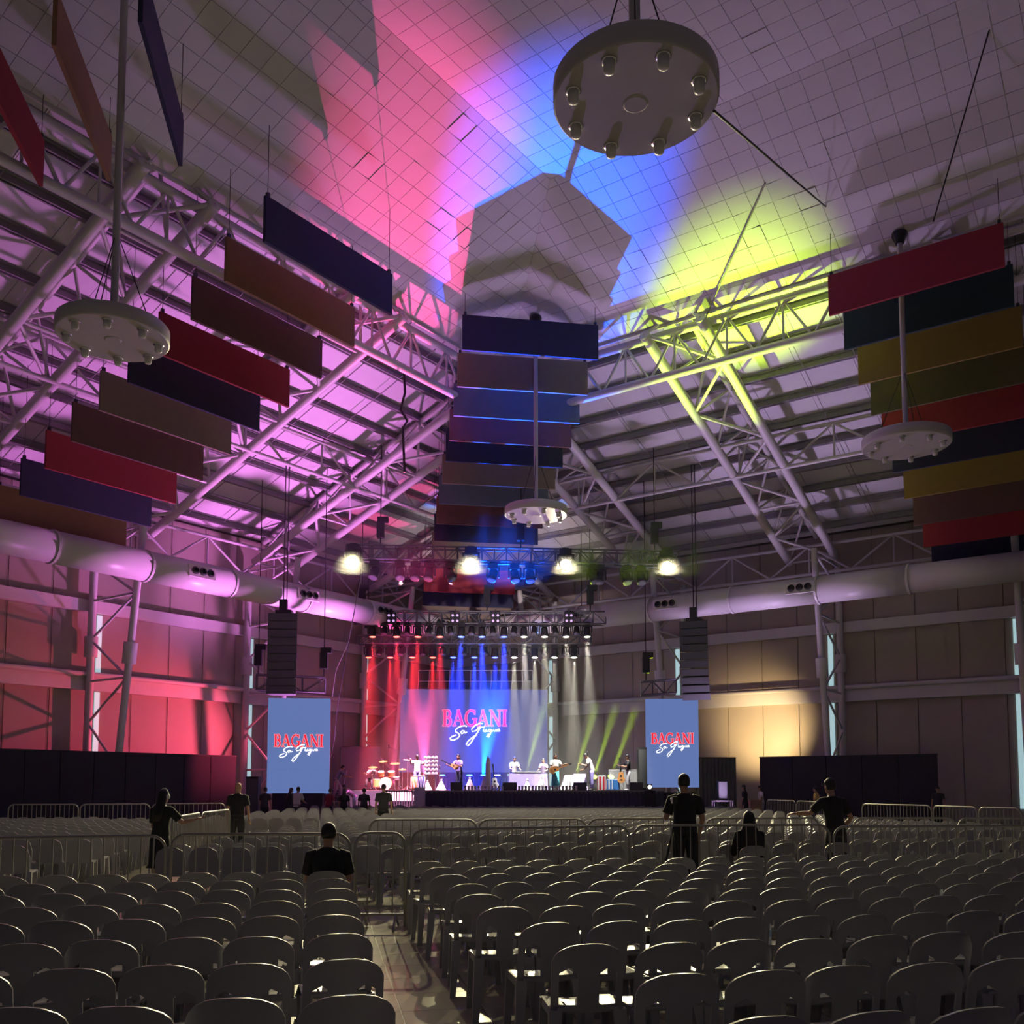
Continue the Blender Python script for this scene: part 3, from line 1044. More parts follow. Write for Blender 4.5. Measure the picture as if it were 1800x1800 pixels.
for rn, A, B, Y, xs, yy in rows:
    for i, x in enumerate(xs):
        p = at(x, yy, Y) + V((0, 0, .95))
        p.z = A.z - (.31 if rn == 'upper' else .23)
        aim = p + V((random.uniform(-.25, .25), -.5, -7))
        cn, lm, lc = cols[i]
        dim = (rn == 'lower' and i in (4, 6, 9))
        s = moving_head(p, aim, '%s downlight, %s from the pink end of the %s lamp row' % (cn, NUM[i], rn), lm, .95, rn + ' row of lit stage lamps')
        spot(s, s + (aim - p), {'red': 52000, 'blue': 150000, 'warm white': 30000}[cn] * (.5 if dim else 1), lc, 13, .6, .1)
    for i in range(len(xs) - 1):
        p = at((xs[i] + xs[i + 1]) / 2, yy, Y)
        p.z = A.z - (.31 if rn == 'upper' else .23)
        moving_head(p, p + V((random.uniform(-.6, .6), -1, -3)), 'unlit lamp in the %s row between the %s and %s lit lamps' % (rn, NUM[i], NUM[i + 1]), M_LENS_OFF, .8, rn + ' row of unlit lamps')
# blinders: two by two bulbs on the middle truss
for i, x in enumerate((688, 800, 871, 1000)):
    p = at(x, 1087, 48.6)
    r = thing('blinder_light', '%s four bulb blinder from the pink end of the middle truss' % NUM[i], 'stage light', p - V((0, 0, .3)), group='blinders on the middle truss')
    MB().box(p, (.5, .16, .6)).build('body', M_FIXT, r, world=True)
    for sx in (-.12, .12):
        for sz in (-.14, .14):
            MB().lathe([(.065, 0), (.065, .04), (.04, .06)], 12, p + V((sx, -.08, sz)), Matrix.Rotation(PI / 2, 3, 'X')).build('bulb', L_VIO, r, world=True)
    MB().box(p + V((0, 0, .36)), (.06, .06, .2)).build('clamp', M_FIXT, r, world=True)

# floor lights on the stage: cyan ones behind the band, lime ones on the amber side
fl_px = [(777, 1358, 'cyan'), (825, 1357, 'cyan'), (850, 1357, 'cyan'), (874, 1359, 'white'), (896, 1357, 'cyan'), (921, 1352, 'lime'), (1010, 1362, 'lime'), (1042, 1362, 'lime'), (1072, 1366, 'lime')]
L_LIME = lens_mat('lime', (.6, .9, .1), 5)
for i, (x, y, c) in enumerate(fl_px):
    p = at(x, 1388, 52.2)
    p.z = Z_ST
    dirx = {'cyan': 0.0, 'white': 0, 'lime': .32}[c]
    if x == 896: dirx = .18
    aim = p + V((dirx, -.12, 1.0)) * 5
    if c == 'lime':
        aim = ceil_aim({921: 1150, 1010: 1240, 1042: 1300, 1072: 1370}[x], 575, NR, PR)
    lab = '%s floor light on the stage, %s from the pink side' % (c, NUM[i])
    box = MB()
    s = moving_head(p, aim, lab, {'cyan': L_CYAN, 'white': L_WARM, 'lime': L_LIME}[c], 1.0, 'floor lights on the stage', hung=False)
    spot(s, s + (aim - p), {'cyan': 9000, 'white': 300, 'lime': 45000}[c], {'cyan': (0, .25, 1), 'white': (.8, .8, 1), 'lime': LIME}[c], 9 if c != 'lime' else 7, .8, .08)

# ------------------------------------------------------------------ line arrays
def line_array(label, top, w, h, n, bend, yaw):
    root = thing('line_array', label, 'loudspeaker', top - V((0, 0, h)))
    ch = h / n
    p, ang = V(top), 0.0
    rot = Matrix.Rotation(yaw, 3, 'Z')
    for i in range(n):
        ang = bend * (i / n) ** 2
        mt = rot @ Matrix.Rotation(-ang, 3, 'X')
        c = p + mt @ V((0, 0, -ch / 2))
        m = MB()
        a, b = w / 2, .38
        for z0, z1 in ((-ch / 2 + .012, ch / 2 - .012),):
            f = [V((-a, -b, z0)), V((a, -b, z0)), V((a * .8, b, z0 * .7)), V((-a * .8, b, z0 * .7)), V((-a, -b, z1)), V((a, -b, z1)), V((a * .8, b, z1 * .7)), V((-a * .8, b, z1 * .7))]
            m.hexa([c + mt @ q for q in f])
        cab = m.build('cabinet', M_GREYB, root, world=True)
        g = MB()
        g.box(c + mt @ V((0, -b - .012, 0)), (w * .93, .02, ch * .8), mtx=mt)
        g.build('grille', M_GREYB, cab, world=True)
        p = p + mt @ V((0, 0, -ch))
    MB().box(top + V((0, 0, .08)), (w * .55, .6, .14), yaw).build('bumper', M_FIXT, root, world=True)
    MB().box(top + V((-.05, 0, .42)), (.34, .3, .5), yaw).build('hoist', M_FIXT, root, world=True)
    for dx in (-.05, .1):
        member('chain', top + V((dx, 0, .6)), V((top.x + dx, top.y, roof_z(top))), .022, M_RUBBER, root, 6)
    return root


line_array('tall straight line array hanging above the pink side screen', at(500, 1080, 43), 1.3, 3.7, 10, .10, .05)
line_array('tall curved line array hanging above the amber side screen', at(1221, 1093, 44.6), 1.3, 3.6, 10, -.55, -.35)


# ================================================================== BLACK PARTITIONS, SPEAKER STACKS, SMALL STAGE FURNITURE
def partition(label, P, t0, t1, d, n, h=2.95):
    root = thing('black_partition', label, 'partition', P((t0 + t1) / 2, d, 0))
    w = (t1 - t0) / n
    for i in range(n):
        a, b = t0 + w * i + .015, t0 + w * (i + 1) - .015
        m = MB()
        q = [P(a, d - .05, 0), P(b, d - .05, 0), P(b, d + .05, 0), P(a, d + .05, 0)]
        m.hexa(q + [p + V((0, 0, h)) for p in q])
        m.build('board', M_DRAPE, root, world=True)
        member('post', P(a, d - .2, 0), P(a, d - .06, h - .3), .04, M_BLACKM, root, 6)
    m = MB()
    q = [P(t0, d - .07, h), P(t1, d - .07, h), P(t1, d + .07, h), P(t0, d + .07, h)]
    m.hexa(q + [p + V((0, 0, .05)) for p in q])
    m.build('cap_rail', M_BLACK, root, world=True)


b0 = NR.dot(V((-13.67, 44.91, 0))) - PR
partition('long black partition in front of the pink lit wall', PLf, b0, 32.0, 3.2, 9)
a0, a1 = NL.dot(V((12.0, 46.3, 0))) - PL, NL.dot(V((18.5, 41.7, 0))) - PL
partition('long black partition in front of the amber lit wall', PRf, a0, a1, 3.6, 5)
# grey-green curtain standing behind the tripod man
cu = thing('standing_curtain', 'pleated dark curtain between the blue screen and the amber side partition', 'curtain', (px(1250, 46), 46.6, 0))
m = MB()
n = 40
x0, x1 = px(1228, 46.6), px(1293, 46.6)
vs = []
for z in (0, 2.95):
    for i in range(n + 1):
        vs.append((x0 + (x1 - x0) * i / n, 46.6 + .05 * math.sin(i * 1.5), z))
m.add(vs + [(x, y + .02, z) for x, y, z in vs], [(i, i + 1, n + 2 + i, n + 1 + i) for i in range(n)])
m.build('pleats', mat('grey_curtain', (.10, .11, .10), .8, 0, .15, 2), cu, world=True)
member('pole', (x0, 46.6, 2.97), (x1, 46.6, 2.97), .03, M_BLACKM, cu, 8)


def speaker_box(label, P, size, rz=0.0, name='loudspeaker_box', wedge=False):
    root = thing(name, label, 'loudspeaker', P, rz)
    w, d, h = size
    m = MB()
    if wedge:
        m.hexa([V((-w / 2, -d / 2, 0)), V((w / 2, -d / 2, 0)), V((w / 2, d / 2, 0)), V((-w / 2, d / 2, 0)),
                V((-w / 2, -d / 2, h)), V((w / 2, -d / 2, h)), V((w / 2, d * .1, h)), V((-w / 2, d * .1, h))])
    else:
        m.box((0, 0, h / 2), (w, d, h))
    m.build('cabinet', M_BLACK, root)
    MB().box((0, -d / 2 - .012, h / 2), (w * .9, .02, h * .9)).build('grille', M_GREYB, root)
    for sx in (-1, 1):
        MB().box((sx * (w / 2 + .012), 0, h * .6), (.02, .16, .05)).build('handle', M_BLACKM, root)
    return root


for x, Y, w, nm in ((803, 45.8, .55, 'first'), (896, 45.8, .66, 'second'), (1019, 45.8, .62, 'third'), (1117, 45.8, .6, 'fourth')):
    speaker_box('black floor monitor at the stage front, %s from the pink side' % nm, (px(x, Y), Y, Z_ST), (w, .5, .38), 0, 'stage_monitor', True)
stk = speaker_box('tall black speaker stack at the amber edge of the stage', (px(1128, 47.5), 47.5, Z_ST), (.42, .6, 2.1))
speaker_box('black speaker on the floor beside the pink side screen', (px(447, 40), 40, 0), (.5, .5, 2.0))
speaker_box('small dark speaker in front of the grey curtain', (px(1268, 44.5), 44.5, .95), (.42, .4, .9))
tbl = thing('folding_table', 'bare metal table frame under the small dark speaker', 'table', (px(1268, 44.5), 44.5, 0))
MB().box((px(1268, 44.5), 44.5, .92), (.95, .5, .05)).build('table_top', M_ZINC, tbl, world=True)
for sx in (-.43, .43):
    for sy in (-.2, .2):
        member('leg', (px(1268, 44.5) + sx, 44.5 + sy, 0), (px(1268, 44.5) + sx, 44.5 + sy, .9), .025, M_ZINC, tbl, 6)
bx = thing('white_box', 'pale upright box at the stage corner beside the front skirt', 'box', (px(739, 44.6), 44.6, 0))
MB().box((px(739, 44.6), 44.6, .75), (.46, .4, 1.5)).build('body', mat('pale_box', (.55, .52, .6), .6, 0, .05), bx, world=True)
MB().box((px(739, 44.6), 44.6, 1.52), (.5, .44, .04)).build('lid', M_WHITE, bx, world=True)

# stairs up to the stage on the pink side
stp = thing('stage_steps', 'steep metal steps with handrails at the pink end of the stage', 'stairs', (px(592, 46.5), 46.5, 0))
for k in range(6):
    MB().box((px(592, 46.5) + .0, 45.4 + k * .27, .2 + k * .22), (.8, .28, .05)).build('tread', M_ZINC, stp, world=True)
for sx in (-.42, .42):
    x = px(592, 46.5) + sx
    member('stringer', (x, 45.2, .05), (x, 47.0, 1.4), .05, M_ZINC, stp, 6)
    member('handrail', (x, 45.2, 1.0), (x, 47.0, 2.35), .03, M_ZINC, stp, 6)
    for k in range(3):
        y = 45.3 + k * .8
        member('baluster', (x, y, .1 + k * .6), (x, y, 1.08 + k * .6), .025, M_ZINC, stp, 6)


def pole_stand(label, x, Y, h, boom=None, z=None, cat='stand', name='microphone_stand', foot=.28):
    z = Z_ST if z is None else z
    X = px(x, Y)
    r = thing(name, label, cat, (X, Y, z))
    for k in range(3):
        a = 2 * PI * k / 3 + .5
        member('leg', (X, Y, z + .22), (X + foot * math.cos(a), Y + foot * math.sin(a), z + .01), .014, M_CHROME, r, 6)
    member('pole', (X, Y, z + .02), (X, Y, z + h), .016, M_CHROME, r, 6)
    tip = V((X, Y, z + h))
    if boom:
        e = tip + V(boom)
        member('boom_arm', tip - V(boom) * .15, e, .014, M_CHROME, r, 6)
        tip = e
    mb = MB().lathe([(.02, -.1), (.024, .02), (.034, .06), (.02, .1)], 10, tip)
    mb.build('microphone', M_BLACKM, r, world=True, smooth=True)
    return r


pole_stand('tall boom stand behind the drum kit reaching to the pink side', 702, 50.3, 2.0, (-.55, 0, .25))
pole_stand('straight stand in front of the pipe player', 773, 48.5, 1.15)
pole_stand('straight stand beside the seated keyboard players', 965, 47.5, 1.2)
pole_stand('boom stand of the bent singer', 1013, 47.4, .95, (.55, 0, .85))
pole_stand('straight stand beside the bass player', 1089, 47.6, 1.5)
pole_stand('boom stand between the drum kit and the pipe player', 717, 49, 1.7, (.0, 0, .0))

# tall white pointed board standing on the stage
bd = thing('white_pointed_board', 'tall white pointed board standing at centre stage', 'stage prop', (px(858, 47.5), 47.5, Z_ST))
X = px(858, 47.5)
prof = [(.10, 0), (.13, .1), (.13, 1.15), (.115, 1.4), (.07, 1.6), (.01, 1.72)]
m = MB()
m.rings([[V((X - w, 47.46, Z_ST + z)), V((X + w, 47.46, Z_ST + z)), V((X + w, 47.54, Z_ST + z)), V((X - w, 47.54, Z_ST + z))] for w, z in prof])
m.build('board', M_WHITE, bd, world=True)
MB().box((X, 47.5, Z_ST + .02), (.42, .4, .04)).build('base', M_WHITE, bd, world=True)


def guitar(label, P, tilt_v, face_v, size, body_mat, electric=False, name='guitar'):
    """P: body centre, tilt_v: neck direction, face_v: direction the face looks"""
    r = thing(name, label, 'guitar', P)
    t = V(tilt_v).normalized()
    f = (V(face_v) - t * V(face_v).dot(t)).normalized()
    s = t.cross(f)
    out = []
    N = 20
    for k in range(N):
        a = 2 * PI * k / N
        y = math.cos(a)
        w = (.19 if y < 0 else .145) * (1 - .28 * math.exp(-((y - .15) / .28) ** 2)) * abs(math.sin(a)) ** .75
        out.append(((1 if math.sin(a) > 0 else -1) * w, y * .25))
    th = .05 if electric else .1
    P = V(P)
    m = MB()
    m.rings([[P + (s * x + t * y) * size + f * q for x, y in out] for q in (-th / 2, th / 2)])
    m.build('body', body_mat, r, world=True)
    mt = Matrix((s, t, f)).transposed()
    MB().box(P + t * .48 * size, (.055 * size, .56 * size, .03), mtx=mt).add([], []).build('neck', M_BLACKM if electric else mat('neck_wood', (.25, .12, .05), .4), r, world=True)
    MB().box(P + t * .82 * size, (.08 * size, .16 * size, .025), mtx=mt).build('headstock', M_BLACKM, r, world=True)
    MB().lathe([(.05 * size, 0), (.05 * size, .004)], 14, P + f * (th / 2) + t * .06 * size, mt).build('sound_hole' if not electric else 'pickup', M_BLACK, r, world=True)
    MB().box(P - t * .1 * size + f * (th / 2 + .006), (.12 * size, .025, .015), mtx=mt).build('bridge', M_BLACKM, r, world=True)
    return r


guitar('white electric guitar on a stand at centre stage', (px(870, 47.4), 47.4, Z_ST + .36), (-.12, .12, 1), (0, -1, .1), 1.05, M_WHITE, True, 'electric_guitar')
gs = thing('guitar_stand', 'low stand holding the white electric guitar', 'stand', (px(871, 47.4), 47.5, Z_ST))
for sx in (-.18, .18):
    member('leg', (px(871, 47.4) + sx, 47.35, Z_ST), (px(871, 47.4), 47.62, Z_ST + .42), .018, M_CHROME, gs, 6)
member('leg', (px(871, 47.4), 47.85, Z_ST), (px(871, 47.4), 47.62, Z_ST + .42), .018, M_CHROME, gs, 6)
MB().box((px(871, 47.4), 47.38, Z_ST + .07), (.3, .1, .03)).build('cradle', M_CHROME, gs, world=True)

# drum kit
dr = thing('drum_kit', 'drum kit with a bright white bass drum head in pink light', 'drum kit', (px(677, 49), 49.3, Z_ST - .1))
zb = Z_ST
def drum(name, c, r, h, axis, m_shell, m_head):
    mt = V(axis).normalized().to_track_quat('Z', 'Y').to_matrix()
    o = MB().lathe([(r, -h / 2), (r * 1.03, -h / 2 + .03), (r, -h / 2 + .04), (r, h / 2 - .04), (r * 1.03, h / 2 - .03), (r, h / 2)], 22, c, mt).build(name, m_shell, dr, world=True)
    MB().lathe([(r * .96, h / 2), (r * .96, h / 2 + .012)], 22, c, mt).build('drum_head', m_head, o, world=True)
M_SHELL = mat('drum_shell', (.75, .35, .12), .3, 0, .1)
drum('bass_drum', V((px(679, 49), 49, zb + .32)), .32, .42, (0, -1, 0), M_SHELL, M_WHITE)
drum('tom_drum', V((px(670, 49), 49.1, zb + .82)), .16, .22, (0, -.4, 1), M_SHELL, M_WHITE)
drum('tom_drum', V((px(688, 49), 49.1, zb + .82)), .17, .24, (0, -.4, 1), M_SHELL, M_WHITE)
drum('floor_tom', V((px(663, 49), 49.1, zb + .35)), .2, .4, (0, 0, 1), M_SHELL, M_WHITE)
drum('snare_drum', V((px(695, 49), 49.5, zb + .6)), .18, .14, (0, -.2, 1), M_CHROME, M_WHITE)
for x, hh, rr in ((654, 1.15, .24), (693, 1.35, .26), (706, 1.05, .2), (672, 1.45, .22)):
    c = V((px(x, 49), 49.4, zb + hh))
    member('cymbal_stand', (c.x, c.y, zb), c, .014, M_CHROME, dr, 6)
    MB().lathe([(rr, 0), (rr * .4, .02), (.04, .05), (.01, .05)], 20, c, Matrix.Rotation(.25, 3, 'X')).build('cymbal', mat('brass', (.8, .6, .2), .3, .8, .05), dr, world=True)
rk = thing('drum_riser', 'low drum riser with pale slatted front under the drum kit', 'platform', (px(705, 48.3), 48.6, Z_ST))
for k in range(11):
    MB().box((px(683 + k * 4.4, 48.1), 48.1, Z_ST - .28), (.08, .03, .5)).build('slat', M_WHITE, rk, world=True)
MB().box((px(706, 48.2), 48.2, Z_ST + .005), (1.6, .3, .02)).build('top_board', M_STAGE, rk, world=True)

# laced hand drums by the pipe player
for i, (x, cm) in enumerate(((741, (.05, .06, .22)), (729, (.6, .35, .1)))):
    r = thing('laced_drum', ('tall blue drum with white lacing in front of the pipe player', 'amber drum with white lacing beside the blue laced drum')[i], 'drum', (px(x, 47.3), 47.3 + .1 * i, Z_ST))
    c = V((px(x, 47.3), 47.3 + .1 * i, Z_ST))
    MB().lathe([(.15, 0), (.19, .1), (.20, .4), (.18, .66)], 18, c).build('shell', mat('drum_shell_%d' % i, cm, .4), r, world=True, smooth=True)
    MB().lathe([(.185, .66), (.19, .69), (.17, .70)], 18, c).build('drum_head', M_WHITE, r, world=True)
    for k in range(8):
        a0, a1 = 2 * PI * k / 8, 2 * PI * (k + .5) / 8
        p0 = c + V((.2 * math.cos(a0), .2 * math.sin(a0), .08))
        p1 = c + V((.195 * math.cos(a1), .195 * math.sin(a1), .64))
        p2 = c + V((.2 * math.cos(a0 + PI / 4), .2 * math.sin(a0 + PI / 4), .08))
        member('lacing', p0, p1, .012, M_ROPE, r, 5)
        member('lacing', p1, p2, .012, M_ROPE, r, 5)
# gong rack
gr = thing('gong_rack', 'upright rack hung with small pale gongs beside the pipe player', 'gong rack', (px(757, 48), 48.2, Z_ST))
for x in (750, 765):
    member('post', (px(x, 48), 48.2, Z_ST), (px(x, 48), 48.2, Z_ST + 1.65), .025, M_CHROME, gr, 6)
for k in range(5):
    member('rail', (px(750, 48), 48.2, Z_ST + .75 + .22 * k), (px(765, 48), 48.2, Z_ST + .75 + .22 * k), .014, M_CHROME, gr, 6)
    for x in (748, 754, 761, 767):
        MB().lathe([(.03, 0), (.08, .02), (.085, .06), (.03, .08), (.02, .1)], 12, V((px(x, 48), 48.12, Z_ST + .82 + .2 * k)), Matrix.Rotation(PI / 2, 3, 'X')).build('gong', mat('pale_gong', (.42, .38, .36), .4), gr, world=True)
# pale cone covers standing along the stage
for i, (x, w, h, y) in enumerate(((752, .24, .45, 47.8), (776, .26, .5, 47.6), (826, .28, .6, 47.4), (851, .25, .6, 47.6), (927, .22, .5, 46.9), (951, .3, .6, 46.9), (900, .1, .5, 47.9))):
    r = thing('pale_cone', 'pale cone shaped stand cover on the stage, %s from the pink side' % sorted(range(7), key=lambda k: (752, 776, 826, 851, 927, 951, 900)[k]).index(i).__str__().translate(str.maketrans({'0': 'first', '1': 'second', '2': 'third', '3': 'fourth', '4': 'fifth', '5': 'sixth', '6': 'seventh'})), 'stage prop', (px(x, y), y, Z_ST), group='pale cones on the stage')
    c = V((px(x, y), y, Z_ST))
    m = MB()
    m.rings([[c + V((w * q * math.cos(2 * PI * k / 14) * (1 + .06 * (k % 2)), w * .7 * q * math.sin(2 * PI * k / 14), h * z)) for k in range(14)] for q, z in ((1, 0), (.72, .3), (.4, .66), (.1, .98))])
    m.build('cloth', M_WHITE, r, world=True)
    MB().ball(c + V((0, 0, h)), .05, 8, 6).build('tip', M_WHITE, r, world=True)
# rows of small footlight cups along the stage edge
for i in range(34):
    x = 818 + i * 5.9
    if 885 < x < 908: continue
    c = V((px(x, 45.5), 45.5, Z_ST))
    MB().lathe([(.05, 0), (.06, .02), (.045, .1), (.06, .2), (.04, .22)], 10, c).build('cup', M_WHITE if i % 2 else M_CHROME)
    o = COL.objects[-1]
    o.name = 'glass_cup'
    tag(o, '%s pale cup from the pink end of the row on the stage edge' % ordn(i), 'cup', 'row of cups on the stage edge')

# draped tables
def draped_table(label, x, Y, w, d, h, color, flare=.12):
    X = px(x, Y)
    r = thing('draped_table', label, 'table', (X, Y, Z_ST))
    m = MB()
    rings = []
    N = 40
    for z, g in ((h, 0), (h - .04, .01), (h * .5, flare * .5), (.02, flare)):
        ring = []
        for k in range(N):
            a = 2 * PI * k / N
            cx, cy = math.cos(a), math.sin(a)
            q = max(abs(cx), abs(cy))
            wob = g * (.5 + .5 * math.sin(k * 2.4))
            ring.append(V((X + cx / q * (w / 2) * 1 + cx * wob, Y + cy / q * (d / 2) + cy * wob, Z_ST + z)))
        rings.append(ring)
    m.rings(list(reversed(rings)))
    m.build('cloth', mat('cloth_%s' % label.split()[0], color, .8, 0, .1, 6), r, world=True)
    MB().box((X, Y, Z_ST + h + .01), (w * .96, d * .96, .02)).build('table_top', mat('cloth_%s' % label.split()[0], color, .8), r, world=True)
    return r


draped_table('violet draped table before the bent singer', 1018, 47.6, .62, .5, .78, (.45, .36, .62))
draped_table('grey draped low stand beside the violet draped table', 999, 47.5, .4, .4, .72, (.5, .5, .55), .22)
draped_table('indigo draped keyboard table of the players in dark shirts', 928, 48.0, 1.9, .5, .8, (.22, .18, .42), .05)
kb = thing('keyboard', 'slim pale keyboard on the indigo draped table', 'keyboard', (px(928, 48), 47.9, Z_ST + .83))
MB().box((px(928, 48), 47.9, Z_ST + .86), (1.3, .3, .07)).build('case', M_BLACKM, kb, world=True)
for k in range(24):
    MB().box((px(928, 48) - .6 + k * .052, 47.99, Z_ST + .9), (.046, .12, .015)).build('key', M_WHITE, kb, world=True)
# striped drum and blue drums
sd = thing('striped_drum', 'red and white striped drum beside the bent singer', 'drum', (px(1057, 47.2), 47.2, Z_ST))
for k in range(14):
    a = 2 * PI * (k + .5) / 14
    MB().box((px(1057, 47.2) + .2 * math.cos(a), 47.2 + .2 * math.sin(a), Z_ST + .34), (.02, .085, .66), a).build('stave', mat('stave_red', (.55, .03, .05), .5) if k % 2 else M_WHITE, sd, world=True)
MB().lathe([(.2, .0), (.2, .66), (.22, .67), (.19, .7)], 18, V((px(1057, 47.2), 47.2, Z_ST))).build('drum_head', M_WHITE, sd, world=True)
for i, x in enumerate((1071, 1082)):
    c = V((px(x, 47.3), 47.3, Z_ST))
    r = thing('blue_drum', ('striped blue and white drum beside the red striped drum', 'plain bright blue drum near the bass player')[i], 'drum', c)
    MB().lathe([(.16, 0), (.18, .05), (.18, .5), (.16, .52)], 16, c).build('shell', mat('blue_shell', (.05, .2, .55), .4), r, world=True)
    MB().lathe([(.165, .52), (.165, .535)], 16, c).build('drum_head', M_WHITE, r, world=True)
    if i == 0:
        for k in range(7):
            a = 2 * PI * k / 7
            MB().box(c + V((.185 * math.cos(a), .185 * math.sin(a), .27)), (.015, .06, .44), a).build('stripe', M_WHITE, r, world=True)
# glass screen in a frame behind the bass player
gl = thing('clear_screen', 'waist high clear screen in a pale frame behind the bass player', 'screen', (px(1095, 48.6), 48.6, Z_ST))
m_gl = bpy.data.materials.new('clear_acrylic')
m_gl.use_nodes = True
gb = m_gl.node_tree.nodes['Principled BSDF']
gb.inputs['Base Color'].default_value = (.9, .95, .95, 1)
gb.inputs['Roughness'].default_value = .05
gb.inputs['Alpha'].default_value = .15
for x in (1070, 1095, 1120):
    member('post', (px(x, 48.6), 48.6, Z_ST), (px(x, 48.6), 48.6, Z_ST + 1.0), .02, M_ZINC, gl, 6)
member('rail', (px(1070, 48.6), 48.6, Z_ST + 1.0), (px(1120, 48.6), 48.6, Z_ST + 1.0), .02, M_ZINC, gl, 6)
for x in (1082.5, 1107.5):
    MB().box((px(x, 48.6), 48.6, Z_ST + .5), (.68, .012, .94)).build('pane', m_gl, gl, world=True)
# low backdrop panels behind the band
bp = thing('backdrop_flat', 'low violet backdrop flat behind the drum kit', 'partition', (px(635, 52.6), 52.8, Z_ST))
MB().box((px(633, 52.8), 52.8, Z_ST + 1.15), (2.25, .08, 2.3)).build('board', mat('flat_cloth', (.22, .2, .24), .8), bp, world=True)
for x in (600, 668):
    member('frame_post', (px(x, 52.8), 52.74, Z_ST), (px(x, 52.8), 52.74, Z_ST + 2.34), .03, M_ZINC, bp, 6)
member('frame_rail', (px(600, 52.8), 52.74, Z_ST + 2.33), (px(668, 52.8), 52.74, Z_ST + 2.33), .03, M_ZINC, bp, 6)
lf = thing('floor_flood_light', 'small floor flood light at the foot of the amber side screen', 'stage light', (px(1141, 45), 45, 1.4))
MB().box((px(1141, 45), 45.05, 1.55), (.24, .2, .3)).build('body', M_FIXT, lf, world=True)
MB().lathe([(.1, 0), (.1, .02), (.04, .03)], 14, V((px(1141, 45), 44.94, 1.56)), Matrix.Rotation(PI / 2, 3, 'X')).build('lens', lens_mat('soft', (1, .95, .85), 1.2), lf, world=True)
MB().box((px(1141, 45), 45.05, .7), (.5, .4, 1.4)).build('stand_box', M_BLACK, lf, world=True)
# loose cables from the front truss to the steps
for lab, pts in (('long black cable sagging from the front truss to the pink end steps', [at(635, 1000, 44), at(622, 1080, 44), at(604, 1180, 44.5), at(592, 1250, 45), at(588, 1300, 45.3), at(577, 1350, 45.5)]),
                 ('thin pale cable looped beside the long black cable', [at(640, 985, 44), at(612, 1130, 44), at(590, 1180, 44.2), at(584, 1225, 44.4)]),
                 ('bundle of black cable hanging under the magenta roof', [at(709, 640, 38), at(712, 690, 38), at(704, 720, 38), at(716, 740, 38), at(708, 752, 38), at(711, 830, 38)])):
    tag(MB().tube(pts, .018 if 'bundle' not in lab else .05, 6).build('cable', M_RUBBER if 'pale' not in lab else M_ZINC), lab, 'cable')
# loose stay wires near the ceiling on the amber side
for i, (p, q) in enumerate(((at(1255, 195, 13.3), R(30.35, 18.4, z_ceil(18.4))), (atz(1752, 8, Z_FLAT - .02), R(33.6, 18.9, 18.1)), (ceil_aim(1345, 320, NR, PR) - V((0, 0, .03)), ceil_aim(1240, 548, NR, PR) - V((0, 0, .25))))):
    o = member('stay_cable', p, q, .022 if i < 2 else .03, M_RUBBER if i < 2 else M_ZINC, None, 6)
    tag(o, ('black stay cable from the largest pendant disc to the red panel', 'black stay cable crossing the amber side ceiling to the topmost red panel', 'pale stay cable running down to the yellow lit girder')[i], 'cable')


# ================================================================== CHAIRS
def thick_sheet(cols, rows_z, hole, top, ymap, t=.014):
    """grid sheet in x, z with holes, bent by ymap, given a thickness"""
    nx, nz = len(cols), len(rows_z)
    fr, bk = [], []
    for j in range(nz):
        for i in range(nx):
            x = cols[i]
            z = rows_z[j] if not callable(rows_z[j]) else rows_z[j](x)
            z = top(x, j, z)
            y = ymap(x, z)
            fr.append((x, y, z)); bk.append((x, y - t, z))
    fs, edges = [], {}
    for j in range(nz - 1):
        for i in range(nx - 1):
            if hole(i, j): continue
            q = [j * nx + i, j * nx + i + 1, (j + 1) * nx + i + 1, (j + 1) * nx + i]
            fs.append(tuple(reversed(q)))
            for a, b in zip(q, q[1:] + q[:1]):
                if (b, a) in edges: del edges[(b, a)]
                else: edges[(a, b)] = 1
    n = len(fr)
    faces = fs + [tuple(k + n for k in reversed(f)) for f in fs] + [(a, b, b + n, a + n) for a, b in edges]
    return fr + bk, faces


def chair_back():
    cols = [-.2, -.185, -.16, -.108, -.06, 0, .06, .108, .16, .185, .2]
    crest = lambda x: .67 + .13 * math.sqrt(max(0, 1 - (x / .203) ** 2.6 if x >= 0 else 1 - (-x / .203) ** 2.6))
    rows = [.415, .455, .58, .64, 'a', 'b', 'c']
    def top(x, j, z):
        if j == 3:
            if abs(abs(x) - .108) < .01: return .662
            return .632
        if j >= 4:
            return .655 + (max(crest(x), .668) - .655) * (.25, .7, 1.0)[j - 4]
        return z
    rz = [r if not isinstance(r, str) else 0.0 for r in rows]
    hole = lambda i, j: j in (1, 2) and i in (2, 3, 6, 7)
    ym = lambda x, z: -.175 - (z - .42) * .20 + x * x * 1.1 - .03 * max(0, (z - .74)) / .06
    return thick_sheet(cols, rz, hole, top, ym)


